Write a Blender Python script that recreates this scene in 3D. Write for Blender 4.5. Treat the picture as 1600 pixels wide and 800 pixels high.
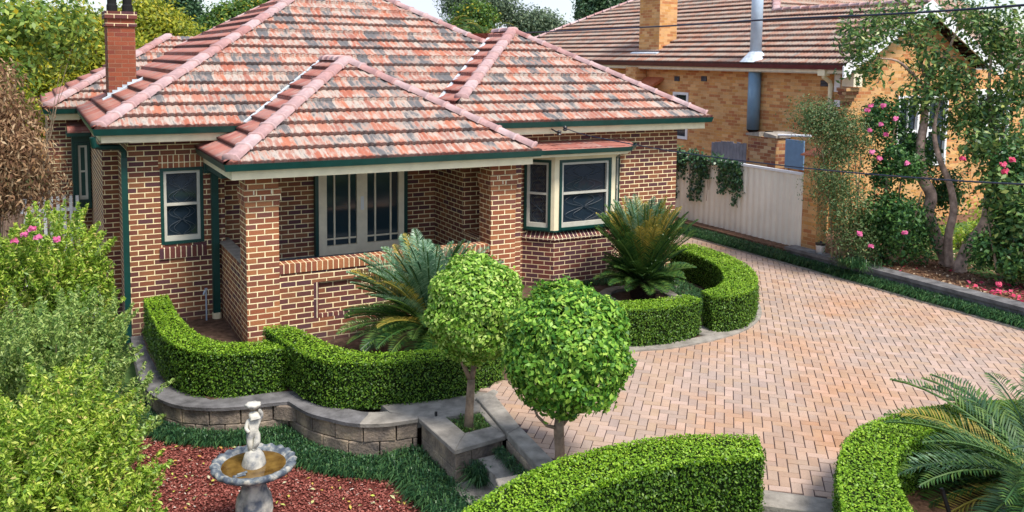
import bpy, bmesh, math, random
import numpy as np
from mathutils import Vector, Matrix
random.seed(7); rng = np.random.default_rng(7)
R = math.radians
sc = bpy.context.scene
for o in list(bpy.data.objects): bpy.data.objects.remove(o)

# ------------------------------------------------------------------ camera
CAM = Vector((-1.2883, -15.2315, 4.5803))
right = Vector((0.87781491, -0.47884582, 0.01215157))
down = Vector((-0.0320924, -0.08410519, -0.99593996))
axis = Vector((0.4779237, 0.87386097, -0.0891961))
cd = bpy.data.cameras.new('camera'); cam = bpy.data.objects.new('camera', cd)
sc.collection.objects.link(cam); sc.camera = cam
cam.matrix_world = Matrix(((right.x, -down.x, -axis.x, CAM.x), (right.y, -down.y, -axis.y, CAM.y),
                           (right.z, -down.z, -axis.z, CAM.z), (0, 0, 0, 1)))
cd.sensor_width = 36.0; cd.lens = 36.0 * 1368.33 / 1600.0
cd.shift_x = 0.0; cd.shift_y = -(400 - 213.784) / 1600.0
cd.clip_start = 0.1; cd.clip_end = 1500
# ------------------------------------------------------------------ world, sun, exposure
SUN_EL, SUN_AZ = 58.0, -75.0            # azimuth of the sun measured from +X, towards the viewer's side
w = bpy.data.worlds.new('World'); sc.world = w; w.use_nodes = True
nt = w.node_tree; nt.nodes.clear()
out = nt.nodes.new('ShaderNodeOutputWorld'); bg = nt.nodes.new('ShaderNodeBackground')
sky = nt.nodes.new('ShaderNodeTexSky'); sky.sky_type = 'NISHITA'; sky.sun_disc = False
sky.sun_elevation = R(SUN_EL); sky.sun_rotation = R(90 - SUN_AZ)
sky.air_density = 1.0; sky.dust_density = 1.5; sky.ozone_density = 1.0
tc = nt.nodes.new('ShaderNodeTexCoord'); mp = nt.nodes.new('ShaderNodeMapping'); mp.inputs['Scale'].default_value = (1.2, 1.2, 3.4)
nz = nt.nodes.new('ShaderNodeTexNoise'); nz.inputs['Scale'].default_value = 2.6; nz.inputs['Detail'].default_value = 7
rp = nt.nodes.new('ShaderNodeValToRGB'); rp.color_ramp.elements[0].position = 0.36; rp.color_ramp.elements[1].position = 0.66
mx = nt.nodes.new('ShaderNodeMixRGB'); mx.inputs[2].default_value = (3.5, 3.8, 4.5, 1)
nt.links.new(tc.outputs['Generated'], mp.inputs[0]); nt.links.new(mp.outputs[0], nz.inputs[0]); nt.links.new(nz.outputs[0], rp.inputs[0])
nt.links.new(rp.outputs[0], mx.inputs[0]); nt.links.new(sky.outputs[0], mx.inputs[1]); nt.links.new(mx.outputs[0], bg.inputs[0])
nt.links.new(bg.outputs[0], out.inputs[0]); bg.inputs[1].default_value = 0.13
sl = bpy.data.lights.new('sun', 'SUN'); so = bpy.data.objects.new('sun', sl); sc.collection.objects.link(so)
sl.energy = 2.6; sl.angle = R(16); sl.color = (1.0, 0.94, 0.86)
sd = Vector((math.cos(R(SUN_EL)) * math.cos(R(SUN_AZ)), math.cos(R(SUN_EL)) * math.sin(R(SUN_AZ)), math.sin(R(SUN_EL))))
so.rotation_euler = sd.to_track_quat('Z', 'Y').to_euler()
sc.view_settings.view_transform = 'Standard'; sc.view_settings.look = 'None'
sc.view_settings.exposure = 1.0; sc.view_settings.gamma = 1.0
sc.render.engine = 'CYCLES'

# ------------------------------------------------------------------ helpers
COL = sc.collection
def tag(o, label=None, cat=None, group=None, kind=None):
    if label: o['label'] = label
    if cat: o['category'] = cat
    if group: o['group'] = group
    if kind: o['kind'] = kind
    return o
def empty(name, loc, label, cat, group=None):
    o = bpy.data.objects.new(name, None); COL.objects.link(o); o.location = loc; o.empty_display_size = .2
    ROOTS[o.name] = Vector(loc)
    return tag(o, label, cat, group)
ROOTS = {}
def world_loc(p):
    v = Vector((0, 0, 0))
    while p is not None: v += p.location; p = p.parent
    return v
def mesh_obj(name, verts, faces, mat, parent=None, smooth=False, uv=None, boxuv=True):
    me = bpy.data.meshes.new(name)
    off = world_loc(parent) if parent is not None else Vector((0, 0, 0))
    verts = np.asarray(verts, dtype=float).reshape(-1, 3)
    me.from_pydata((verts - np.array(off)).tolist(), [], [tuple(f) for f in faces]); me.update()
    o = bpy.data.objects.new(name, me); COL.objects.link(o)
    if mat: me.materials.append(mat)
    if parent is not None: o.parent = parent
    if smooth:
        for p in me.polygons: p.use_smooth = True
    lay = me.uv_layers.new(name='UVMap')
    if uv is not None:
        uv = np.asarray(uv, dtype=float)
        li = np.zeros(len(me.loops), dtype=int); me.loops.foreach_get('vertex_index', li)
        lay.data.foreach_set('uv', uv[li].ravel())
    elif boxuv:
        for p in me.polygons:
            n = p.normal
            if abs(n.z) > .8: t = Vector((1, 0, 0)); b = Vector((0, 1, 0))
            else:
                t = Vector((-n.y, n.x, 0)).normalized(); b = Vector((0, 0, 1))
                if abs(n.z) > .05: b = n.cross(t)
            for l in p.loop_indices:
                c = me.vertices[me.loops[l].vertex_index].co + off
                lay.data[l].uv = (c.dot(t), c.dot(b))
    return o
def fast_mesh(name, V, nper, mat, parent=None, uv=None):
    """V: (N, nper, 3) separate polygons"""
    V = np.asarray(V, dtype=np.float32); N = V.shape[0]
    off = np.array(world_loc(parent), dtype=np.float32) if parent is not None else np.zeros(3, np.float32)
    me = bpy.data.meshes.new(name)
    me.vertices.add(N * nper); me.vertices.foreach_set('co', (V.reshape(-1, 3) - off).ravel())
    me.loops.add(N * nper); me.loops.foreach_set('vertex_index', np.arange(N * nper, dtype=np.int32))
    me.polygons.add(N); me.polygons.foreach_set('loop_start', np.arange(N, dtype=np.int32) * nper)
    me.polygons.foreach_set('loop_total', np.full(N, nper, dtype=np.int32))
    me.update(calc_edges=True); me.validate()
    o = bpy.data.objects.new(name, me); COL.objects.link(o); me.materials.append(mat)
    if parent is not None: o.parent = parent
    return o
class MB:
    def __init__(s): s.v = []; s.f = []
    def add(s, V, F):
        n = len(s.v); s.v += [tuple(map(float, q)) for q in V]; s.f += [tuple(i + n for i in f) for f in F]; return s
    def box(s, a, b):
        x0, y0, z0 = a; x1, y1, z1 = b
        return s.add([(x0, y0, z0), (x1, y0, z0), (x1, y1, z0), (x0, y1, z0), (x0, y0, z1), (x1, y0, z1), (x1, y1, z1), (x0, y1, z1)],
                     [(0, 3, 2, 1), (4, 5, 6, 7), (0, 1, 5, 4), (1, 2, 6, 5), (2, 3, 7, 6), (3, 0, 4, 7)])
    def prism(s, poly, z0, z1):
        n = len(poly); zs0 = z0 if hasattr(z0, '__len__') else [z0] * n; zs1 = z1 if hasattr(z1, '__len__') else [z1] * n
        a = sum(poly[i][0] * poly[(i + 1) % n][1] - poly[(i + 1) % n][0] * poly[i][1] for i in range(n))
        if a < 0: poly = poly[::-1]; zs0 = zs0[::-1]; zs1 = zs1[::-1]
        V = [(p[0], p[1], z) for p, z in zip(poly, zs0)] + [(p[0], p[1], z) for p, z in zip(poly, zs1)]
        return s.add(V, [tuple(range(n - 1, -1, -1)), tuple(range(n, 2 * n))] + [(i, (i + 1) % n, n + (i + 1) % n, n + i) for i in range(n)])
    def obox(s, p0, p1, w, z0, z1):
        """box along the plan segment p0-p1 of width w (centred)"""
        d = Vector((p1[0] - p0[0], p1[1] - p0[1], 0)).normalized(); n = Vector((-d.y, d.x, 0)) * w / 2
        return s.prism([(p0[0] - n.x, p0[1] - n.y), (p1[0] - n.x, p1[1] - n.y), (p1[0] + n.x, p1[1] + n.y), (p0[0] + n.x, p0[1] + n.y)], z0, z1)
    def tube(s, pts, rad, seg=8, cap=True):
        pts = [Vector(p) for p in pts]; n = len(pts); rad = rad if hasattr(rad, '__len__') else [rad] * n
        base = len(s.v); ref = Vector((0.31, 0.2, 0.93)); V = []; prev = None
        for i, p in enumerate(pts):
            t = (pts[min(i + 1, n - 1)] - pts[max(i - 1, 0)]).normalized()
            a = prev if prev is not None else t.cross(ref if abs(t.dot(ref)) < .95 else Vector((1, 0, 0)))
            a = (a - t * a.dot(t)).normalized(); prev = a; b = t.cross(a)
            for k in range(seg):
                an = 2 * math.pi * k / seg; V.append(p + (a * math.cos(an) + b * math.sin(an)) * rad[i])
        F = [(i * seg + k, i * seg + (k + 1) % seg, (i + 1) * seg + (k + 1) % seg, (i + 1) * seg + k) for i in range(n - 1) for k in range(seg)]
        if cap: F += [tuple(range(seg - 1, -1, -1)), tuple((n - 1) * seg + k for k in range(seg))]
        return s.add(V, F)
    def lathe(s, c, prof, seg=32, fn=None):
        V = []; n = len(prof)
        for i, (r, z) in enumerate(prof):
            for k in range(seg):
                an = 2 * math.pi * k / seg; rr, zz = (r, z) if fn is None else fn(i, an, r, z)
                V.append((c[0] + rr * math.cos(an), c[1] + rr * math.sin(an), c[2] + zz))
        F = [(i * seg + k, i * seg + (k + 1) % seg, (i + 1) * seg + (k + 1) % seg, (i + 1) * seg + k) for i in range(n - 1) for k in range(seg)]
        F += [tuple(range(seg - 1, -1, -1)), tuple((n - 1) * seg + k for k in range(seg))]
        return s.add(V, F)
    def sweep(s, path, prof, closed=False):
        """prof: (outward, z) closed loop; outward = right-hand side of the path"""
        P = [Vector((p[0], p[1], 0)) for p in path]; Z = [p[2] if len(p) > 2 else 0 for p in path]; n = len(P); m = len(prof); V = []
        for i in range(n):
            if closed: a, b = P[i] - P[i - 1], P[(i + 1) % n] - P[i]
            else: a = P[i] - P[max(i - 1, 0)] if i else P[1] - P[0]; b = P[min(i + 1, n - 1)] - P[i] if i < n - 1 else P[-1] - P[-2]
            a.normalize(); b.normalize(); na = Vector((a.y, -a.x, 0)); nb = Vector((b.y, -b.x, 0)); m_ = (na + nb)
            m_ = m_ / max(m_.dot(na), .35)
            for (o_, z_) in prof: V.append(P[i] + m_ * o_ + Vector((0, 0, z_ + Z[i])))
        F = []
        for i in range(n if closed else n - 1):
            j = (i + 1) % n
            for k in range(m): F.append((i * m + k, i * m + (k + 1) % m, j * m + (k + 1) % m, j * m + k))
        if not closed: F += [tuple(range(m - 1, -1, -1)), tuple((n - 1) * m + k for k in range(m))]
        return s.add(V, F)
    def build(s, name, mat, parent=None, smooth=False, fixn=True):
        o = mesh_obj(name, s.v, s.f, mat, parent, smooth, boxuv=False)
        me = o.data
        if fixn:
            bm = bmesh.new(); bm.from_mesh(me); bmesh.ops.recalc_face_normals(bm, faces=bm.faces); bm.to_mesh(me); bm.free()
        lay = me.uv_layers[0]; off = world_loc(o.parent) if o.parent else Vector((0, 0, 0))
        for p in me.polygons:
            n = p.normal
            if abs(n.z) > .8: t = Vector((1, 0, 0)); b = Vector((0, 1, 0))
            else:
                t = Vector((-n.y, n.x, 0)).normalized(); b = Vector((0, 0, 1)) if abs(n.z) < .05 else n.cross(t)
            for l in p.loop_indices:
                c = me.vertices[me.loops[l].vertex_index].co + off; lay.data[l].uv = (c.dot(t), c.dot(b))
        return o
def bevel(o, w_=.006, seg=1):
    m = o.modifiers.new('bevel', 'BEVEL'); m.width = w_; m.segments = seg; m.limit_method = 'ANGLE'; m.angle_limit = R(40)
    return o
def smooth_line(pts, n=6):
    """Catmull-Rom through the points"""
    P = [np.array(p, float) for p in pts]; P = [2 * P[0] - P[1]] + P + [2 * P[-1] - P[-2]]; o = []
    for i in range(1, len(P) - 2):
        for k in range(n):
            t = k / n; a, b, c, d = P[i - 1:i + 3]
            o.append(tuple(.5 * ((2 * b) + (-a + c) * t + (2 * a - 5 * b + 4 * c - d) * t * t + (-a + 3 * b - 3 * c + d) * t ** 3)))
    o.append(tuple(P[-2])); return o

# ------------------------------------------------------------------ materials
class NT:
    def __init__(s, name, rough=.8, spec=.3):
        s.m = bpy.data.materials.new(name); s.m.use_nodes = True; s.t = s.m.node_tree
        s.b = s.t.nodes['Principled BSDF']; s.b.inputs['Roughness'].default_value = rough; s.b.inputs['Specular IOR Level'].default_value = spec
    def n(s, typ, **kw):
        x = s.t.nodes.new('ShaderNode' + typ)
        for k, v in kw.items(): setattr(x, k, v)
        return x
    def L(s, a, b): s.t.links.new(a, b)
    def math(s, op, a, b=None, c=None):
        x = s.n('Math', operation=op)
        for i, q in enumerate((a, b, c)):
            if q is None: continue
            if isinstance(q, (int, float)): x.inputs[i].default_value = q
            else: s.L(q, x.inputs[i])
        return x.outputs[0]
    def ramp(s, fac, stops, interp='LINEAR'):
        x = s.n('ValToRGB'); x.color_ramp.interpolation = interp; e = x.color_ramp.elements
        while len(e) < len(stops): e.new(.5)
        for el, (p, c) in zip(e, stops): el.position = p; el.color = (*c, 1) if len(c) == 3 else c
        s.L(fac, x.inputs[0]); return x.outputs[0]
    def noise(s, vec, scale, detail=4, rough=.55, out=0):
        x = s.n('TexNoise'); x.inputs['Scale'].default_value = scale; x.inputs['Detail'].default_value = detail; x.inputs['Roughness'].default_value = rough
        if vec is not None: s.L(vec, x.inputs['Vector'])
        return x.outputs[out]
    def mix(s, fac, a, b, mode='MIX'):
        x = s.n('MixRGB', blend_type=mode)
        for i, q in enumerate((fac, a, b)):
            if isinstance(q, (int, float)): x.inputs[i].default_value = q
            elif isinstance(q, tuple): x.inputs[i].default_value = (*q, 1)
            else: s.L(q, x.inputs[i])
        return x.outputs[0]
    def bump(s, h, strength=.3, dist=.01):
        x = s.n('Bump'); x.inputs['Strength'].default_value = strength; x.inputs['Distance'].default_value = dist
        s.L(h, x.inputs['Height']); s.L(x.outputs[0], s.b.inputs['Normal'])
    def color(s, c):
        if isinstance(c, tuple): s.b.inputs['Base Color'].default_value = (*c, 1)
        else: s.L(c, s.b.inputs['Base Color'])
        return s
    def pos(s): return s.n('NewGeometry').outputs['Position']
    def uv(s):
        u = s.n('UVMap'); x = s.n('SeparateXYZ'); s.L(u.outputs[0], x.inputs[0]); return u.outputs[0], x.outputs[0], x.outputs[1]
def brick_mat(name, cols, mortar, bw=.24, bh=.086, stagger=.5, mw=.011, dirt=True, bumpy=.5):
    m = NT(name, .85, .25); vec, u, v = m.uv()
    vr = m.math('DIVIDE', v, bh); row = m.math('FLOOR', vr); fv = m.math('FRACT', vr)
    sh = m.math('MULTIPLY', m.math('MODULO', m.math('ABSOLUTE', row), 2.0), stagger)
    cu = m.math('ADD', m.math('DIVIDE', u, bw), sh); col = m.math('FLOOR', cu); fu = m.math('FRACT', cu)
    cx = m.n('CombineXYZ'); m.L(col, cx.inputs[0]); m.L(row, cx.inputs[1])
    wn = m.n('TexWhiteNoise', noise_dimensions='2D'); m.L(cx.outputs[0], wn.inputs['Vector'])
    n = len(cols); c = m.ramp(wn.outputs['Value'], [(i / n, q) for i, q in enumerate(cols)], 'CONSTANT')
    big = m.noise(m.pos(), 1.3, 3); c = m.mix(.55, c, m.ramp(big, [(.3, (.7, .66, .68)), (.7, (1.25, 1.22, 1.15))]), 'MULTIPLY')
    fine = m.noise(m.pos(), 60, 3); c = m.mix(.6, c, m.ramp(fine, [(.3, (.7, .7, .7)), (.7, (1.25, 1.25, 1.25))]), 'MULTIPLY')
    ju = m.math('LESS_THAN', fu, mw / bw); jv = m.math('LESS_THAN', fv, mw / bh); j = m.math('MAXIMUM', ju, jv)
    mc = m.mix(.6, mortar, m.ramp(m.noise(m.pos(), 9, 4), [(.3, (.55, .52, .5)), (.6, (1.1, 1.1, 1.1))]), 'MULTIPLY')
    c = m.mix(j, c, mc)
    if dirt:  # damp stained base courses
        z = m.n('SeparateXYZ'); m.L(m.pos(), z.inputs[0])
        d = m.math('ADD', m.math('MULTIPLY', m.math('SUBTRACT', z.outputs[2], .42), -3.0), m.math('MULTIPLY', m.math('SUBTRACT', m.noise(m.pos(), 4, 5), .5), 2.4))
        d = m.ramp(d, [(.0, (0, 0, 0)), (.9, (1, 1, 1))]); c = m.mix(m.math('MULTIPLY', d, .55), c, (.07, .055, .06))
    m.color(c); h = m.math('ADD', m.math('MULTIPLY', j, -1.0), m.math('MULTIPLY', fine, .35)); m.bump(h, bumpy, .006)
    return m.m
REDS = [(.235, .085, .048), (.19, .066, .045), (.27, .105, .055), (.15, .058, .05), (.21, .08, .048), (.12, .05, .055), (.29, .12, .06), (.175, .06, .045)]
ORNG = [(.34, .125, .06), (.30, .10, .05), (.39, .16, .07), (.25, .09, .052), (.33, .125, .055), (.20, .075, .055)]
DARKS = [(.13, .045, .045), (.10, .04, .048), (.17, .055, .045), (.12, .05, .055), (.15, .05, .04), (.09, .04, .05)]
M = {}
M['brick'] = brick_mat('red_brick', REDS, (.95, .80, .47), mw=.0150)
M['brick_pier'] = brick_mat('orange_brick', ORNG, (.95, .81, .49), mw=.0150)
M['brick_dark'] = brick_mat('dark_brick', DARKS, (.85, .70, .42), mw=.0135)
M['soldier'] = brick_mat('soldier_brick', ORNG, (.92, .78, .48), mw=.014, bw=.0857, bh=.40, stagger=0, dirt=False)
M['soldier_dark'] = brick_mat('dark_soldier_brick', DARKS, (.85, .72, .48), mw=.014, bw=.0857, bh=.40, stagger=0, dirt=False)
M['chimney_brick'] = brick_mat('chimney_brick', [(.27, .075, .04), (.30, .085, .045), (.22, .06, .04), (.25, .08, .045)], (.30, .16, .10), dirt=False)
CRM = [(.64, .34, .13), (.57, .29, .11), (.68, .40, .18), (.50, .23, .085), (.62, .36, .16), (.60, .31, .10), (.50, .20, .08), (.68, .39, .16)]
M['blond_brick'] = brick_mat('blond_brick', CRM, (.58, .38, .19), dirt=False, bumpy=.3)
M['mixed_brick'] = brick_mat('mixed_brick', [(.35, .15, .08), (.5, .3, .14), (.24, .09, .06), (.55, .36, .2), (.4, .2, .1), (.3, .12, .06)], (.45, .33, .2), dirt=False)
def plain(name, c, rough=.6, spec=.4, var=.18, scale=6, bumps=0, metal=0):
    m = NT(name, rough, spec); p = m.pos()
    k = m.ramp(m.noise(p, scale, 5), [(.3, (1 - var,) * 3), (.7, (1 + var,) * 3)])
    m.color(m.mix(1.0, c, k, 'MULTIPLY')); m.b.inputs['Metallic'].default_value = metal
    if bumps: m.bump(m.noise(p, scale * 8, 4), bumps, .01)
    return m.m
M['green_paint'] = plain('green_paint', (.004, .048, .040), .35, .5)
M['cream_paint'] = plain('cream_paint', (.84, .74, .50), .5, .4, .08)
M['pale_timber'] = plain('pale_timber', (.84, .74, .54), .5, .4, .1)
M['sash'] = plain('sash_paint', (.55, .53, .45), .45, .4, .1)
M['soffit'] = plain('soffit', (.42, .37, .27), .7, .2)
M['concrete'] = plain('concrete', (.30, .27, .23), .9, .2, .3, 7, .5)
M['dark_stone'] = plain('weathered_coping', (.14, .135, .135), .9, .2, .45, 5, .7)
M['light_coping'] = plain('sandstone_coping', (.27, .245, .21), .9, .2, .35, 6, .6)
M['floor'] = plain('porch_floor', (.20, .23, .27), .55, .4)
M['metal'] = plain('galvanised', (.46, .56, .66), .4, .5, .15, 4, 0, .1)
M['flue'] = plain('flue_paint', (.17, .29, .40), .4, .5, .1, 3)
M['lead'] = plain('lead_flashing', (.50, .56, .62), .5, .5, .25, 10)
M['maroon'] = plain('maroon_gutter', (.12, .025, .03), .35, .5)
M['white'] = plain('white_paint', (.80, .80, .80), .45, .4, .06)
M['fence_cream'] = plain('fence_steel', (.84, .78, .66), .45, .4, .10, 1.2)
M['grey_timber'] = plain('weathered_paling', (.22, .22, .25), .9, .2, .3, 3)
M['blue_sheet'] = plain('blue_sheet', (.17, .28, .42), .5, .4, .1)
M['soil'] = plain('garden_soil', (.11, .07, .05), .95, .1, .5, 9, .9)
M['mulch'] = plain('leaf_mulch', (.17, .095, .06), .95, .1, .6, 16, 1)
M['black'] = plain('black_plastic', (.02, .02, .022), .4, .4)
M['wire'] = plain('cable_sheath', (.012, .02, .045), .5, .4)
M['grille'] = plain('grille_iron', (.05, .065, .08), .5, .4)
M['wire_pale'] = plain('cable_sheath_grey', (.10, .12, .17), .5, .4)
M['glass'] = NT('window_glass', .06, .8).color((.018, .03, .045)).m
M['curtain_glass'] = NT('porch_glass', .08, .7).color((.02, .04, .05)).m
M['terracotta'] = plain('terracotta_tile', (.42, .13, .06), .7, .3, .3, 12)
M['void'] = plain('dark_backing', (.02, .02, .02), .9, .1)
def stone_mat():   # split faced retaining blocks: .4 wide, .2 high
    m = NT('retaining_block', .95, .2); p = m.pos(); vec, u, v = m.uv()
    n1 = m.noise(p, 3.5, 5); c = m.ramp(n1, [(.3, (.11, .095, .085)), (.5, (.25, .20, .155)), (.68, (.42, .33, .23))])
    c = m.mix(.5, c, m.ramp(m.noise(p, 40, 3), [(.3, (.6, .6, .6)), (.7, (1.3, 1.3, 1.3))]), 'MULTIPLY')
    m.color(c); m.bump(m.noise(p, 26, 5), .9, .02); return m.m
M['block'] = stone_mat()
def tile_mat(name, cols, lichen, dark, lich_amt, dark_amt):
    m = NT(name, .75, .3); vec, u, v = m.uv()
    tw, th = .22, .33
    row = m.math('FLOOR', m.math('DIVIDE', v, th)); colu = m.math('FLOOR', m.math('DIVIDE', u, tw))
    cx = m.n('CombineXYZ'); m.L(colu, cx.inputs[0]); m.L(row, cx.inputs[1])
    wn = m.n('TexWhiteNoise', noise_dimensions='2D'); m.L(cx.outputs[0], wn.inputs['Vector'])
    n = len(cols); c = m.ramp(wn.outputs['Value'], [(i / n, q) for i, q in enumerate(cols)], 'CONSTANT')
    mp = m.n('Mapping'); m.L(vec, mp.inputs[0]); mp.inputs['Scale'].default_value = (16, 2.2, 1)
    st = m.noise(mp.outputs[0], 1.0, 5, .7)
    mp2 = m.n('Mapping'); m.L(vec, mp2.inputs[0]); mp2.inputs['Scale'].default_value = (4, 2.5, 1)
    cl = m.noise(mp2.outputs[0], 1.2, 5, .6)
    wn2 = m.n('TexWhiteNoise', noise_dimensions='3D'); cx2 = m.n('CombineXYZ'); m.L(colu, cx2.inputs[0]); m.L(row, cx2.inputs[1]); cx2.inputs[2].default_value = 5.5; m.L(cx2.outputs[0], wn2.inputs['Vector'])
    li = m.math('ADD', m.math('MULTIPLY', st, .6), m.math('MULTIPLY', cl, .4)); li = m.math('ADD', li, m.math('MULTIPLY', m.math('SUBTRACT', wn2.outputs['Value'], .5), .10))
    lf = m.ramp(li, [(.56 - lich_amt * .16, (0, 0, 0)), (.66 - lich_amt * .16, (1, 1, 1))])
    c = m.mix(m.math('MULTIPLY', lf, .8), c, lichen)
    df = m.math('ADD', m.math('ADD', m.math('MULTIPLY', wn2.outputs['Value'], .28), m.math('MULTIPLY', cl, .40)), m.math('MULTIPLY', st, .42))
    dfm = m.ramp(df, [(.72 - dark_amt * .1, (0, 0, 0)), (.80 - dark_amt * .1, (1, 1, 1))]); c = m.mix(m.math('MULTIPLY', dfm, .8), c, dark)
    sp = m.noise(vec, 45, 3); spm = m.ramp(sp, [(.62, (0, 0, 0)), (.7, (1, 1, 1))]); c = m.mix(m.math('MULTIPLY', spm, .55), c, (.10, .10, .10))
    # step shadow painted into the colour at the lapped edge of every course
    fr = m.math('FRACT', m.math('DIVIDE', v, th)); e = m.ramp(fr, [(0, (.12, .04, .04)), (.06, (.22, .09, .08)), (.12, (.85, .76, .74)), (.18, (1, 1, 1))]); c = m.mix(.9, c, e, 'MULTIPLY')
    m.color(c); m.bump(m.noise(vec, 70, 4), .3, .006); return m.m
M['tile'] = tile_mat('roof_tile_lichen', [(.36, .135, .085), (.39, .165, .11), (.35, .115, .07), (.33, .14, .10), (.40, .145, .085), (.31, .12, .085)], (.43, .40, .345), (.055, .065, .08), .78, 1.25)
M['tile_clean'] = tile_mat('roof_tile_clean', [(.36, .135, .10), (.39, .16, .12), (.33, .12, .095), (.36, .17, .14)], (.40, .32, .28), (.11, .10, .11), .2, .2)
M['tile_neighbour'] = tile_mat('roof_tile_brown', [(.36, .19, .13), (.40, .23, .17), (.33, .155, .10), (.31, .18, .135)], (.36, .31, .25), (.10, .10, .11), .7, .4)
def ridge_mat():
    m = NT('ridge_cap_tile', .7, .3); g = m.n('NewGeometry'); c = m.ramp(g.outputs['Random Per Island'], [(0, (.40, .20, .18)), (.35, (.52, .38, .37)), (.7, (.42, .25, .235)), (1, (.58, .46, .455))])
    c = m.mix(.6, c, m.ramp(m.noise(m.pos(), 14, 4), [(.3, (.7, .66, .66)), (.7, (1.15, 1.15, 1.15))]), 'MULTIPLY'); m.color(c); return m.m
M['ridge'] = ridge_mat()
def paver_mat():
    m = NT('clay_paver', .85, .25); g = m.n('NewGeometry')
    c = m.ramp(g.outputs['Random Per Island'], [(0, (.37, .245, .17)), (.2, (.44, .31, .23)), (.4, (.36, .27, .215)), (.6, (.47, .335, .265)), (.8, (.41, .285, .195)), (1, (.35, .26, .215))], 'LINEAR')
    p = m.pos(); big = m.ramp(m.noise(p, .55, 4), [(.3, (1.05, .82, .62)), (.5, (1, 1, 1)), (.7, (.96, 1.0, 1.05))]); c = m.mix(.8, c, big, 'MULTIPLY')
    c = m.mix(.45, c, m.ramp(m.noise(p, 5, 5), [(.3, (.8, .8, .8)), (.7, (1.15, 1.15, 1.15))]), 'MULTIPLY')
    c = m.mix(.4, c, m.ramp(m.noise(p, 90, 2), [(.3, (.7, .7, .7)), (.7, (1.2, 1.2, 1.2))]), 'MULTIPLY')
    m.color(c); m.bump(m.noise(p, 80, 3), .25, .004); return m.m
M['paver'] = paver_mat()
M['joint'] = plain('paver_joint', (.07, .05, .055), .95, .1, .3, 20)
def leaf_mat(name, stops, rough=.45, trans=.35, spec=.4, patch=None):
    m = NT(name, rough, spec); g = m.n('NewGeometry'); c = m.ramp(g.outputs['Random Per Island'], stops)
    if patch:
        c = m.mix(1.0, c, m.ramp(m.noise(m.pos(), patch[0], 3), [(.35, patch[1]), (.65, patch[2])]), 'MULTIPLY')
    m.color(c); tr = m.n('BsdfTranslucent'); m.L(c, tr.inputs[0]); ms = m.n('MixShader'); ms.inputs[0].default_value = trans
    o = m.t.nodes['Material Output']; m.L(m.b.outputs[0], ms.inputs[1]); m.L(tr.outputs[0], ms.inputs[2]); m.L(ms.outputs[0], o.inputs[0]); return m.m
G = lambda *s: [(p, c) for p, c in s]
M['hedge'] = leaf_mat('hedge_leaf', G((0, (.03, .09, .008)), (.3, (.065, .16, .012)), (.7, (.11, .23, .018)), (1, (.20, .34, .03))))
M['hedge_top_lit'] = leaf_mat('hedge_leaf_top_lit', G((0, (.11, .24, .012)), (.3, (.20, .38, .02)), (.7, (.30, .50, .03)), (1, (.42, .60, .06))), patch=(3, (.85, .9, .8), (1.1, 1.08, 1.1)))  # brighter copy of the hedge leaf, overhead light painted into its colour
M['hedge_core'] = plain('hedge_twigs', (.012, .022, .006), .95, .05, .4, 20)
M['topiary'] = leaf_mat('topiary_leaf', G((0, (.04, .14, .02)), (.35, (.11, .28, .03)), (.7, (.24, .46, .05)), (1, (.45, .62, .10))), .45, .3, .3)
M['topiary_light'] = leaf_mat('topiary_leaf_lime', G((0, (.07, .20, .02)), (.35, (.20, .40, .04)), (.7, (.36, .56, .08)), (1, (.56, .70, .20))), .45, .3, .3)
M['lilly'] = leaf_mat('shrub_leaf', G((0, (.10, .22, .02)), (.35, (.27, .43, .04)), (.7, (.46, .60, .08)), (.92, (.64, .70, .16)), (1, (.66, .5, .2))), .4, .4, .4, (1.6, (.75, .85, .8), (1.15, 1.1, 1.0)))
M['grey_leaf'] = leaf_mat('grey_shrub_leaf', G((0, (.10, .22, .05)), (.5, (.30, .44, .10)), (1, (.52, .62, .20))), .4, .4)
M['dry_leaf'] = leaf_mat('withered_leaf', G((0, (.12, .06, .04)), (.4, (.28, .16, .085)), (.8, (.45, .29, .16)), (1, (.55, .42, .26))), .8, .3, .1)
M['tree_green'] = leaf_mat('tree_leaf', G((0, (.03, .09, .02)), (.5, (.09, .19, .035)), (.9, (.22, .34, .05)), (1, (.55, .40, .02))), .45, .35)
M['tree_light'] = leaf_mat('light_tree_leaf', G((0, (.07, .15, .03)), (.5, (.19, .31, .05)), (.9, (.38, .48, .08)), (1, (.70, .50, .02))), .45, .4)
M['tree_yellow'] = leaf_mat('yellow_tree_leaf', G((0, (.12, .17, .02)), (.4, (.28, .34, .03)), (.8, (.48, .48, .04)), (1, (.62, .50, .05))), .5, .4)
M['tree_dark'] = leaf_mat('dark_tree_leaf', G((0, (.02, .06, .03)), (.5, (.05, .12, .05)), (1, (.11, .20, .08))), .4, .25)
M['gum_leaf'] = leaf_mat('gum_leaf', G((0, (.05, .09, .06)), (.5, (.12, .18, .10)), (1, (.22, .28, .15))), .5, .3)
M['magnolia'] = leaf_mat('broad_leaf', G((0, (.03, .09, .03)), (.5, (.10, .20, .055)), (.85, (.22, .33, .08)), (1, (.42, .44, .12))), .4, .3, .4)
M['camellia'] = leaf_mat('camellia_leaf', G((0, (.015, .06, .02)), (.5, (.045, .13, .035)), (1, (.12, .24, .05))), .45, .25, .3)
M['nandina'] = leaf_mat('feathery_leaf', G((0, (.05, .11, .04)), (.5, (.11, .19, .06)), (.9, (.20, .27, .10)), (1, (.32, .14, .06))), .5, .3)
M['ivy'] = leaf_mat('ivy_leaf', G((0, (.015, .05, .025)), (.5, (.04, .11, .04)), (1, (.10, .2, .06))), .35, .2, .5)
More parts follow.
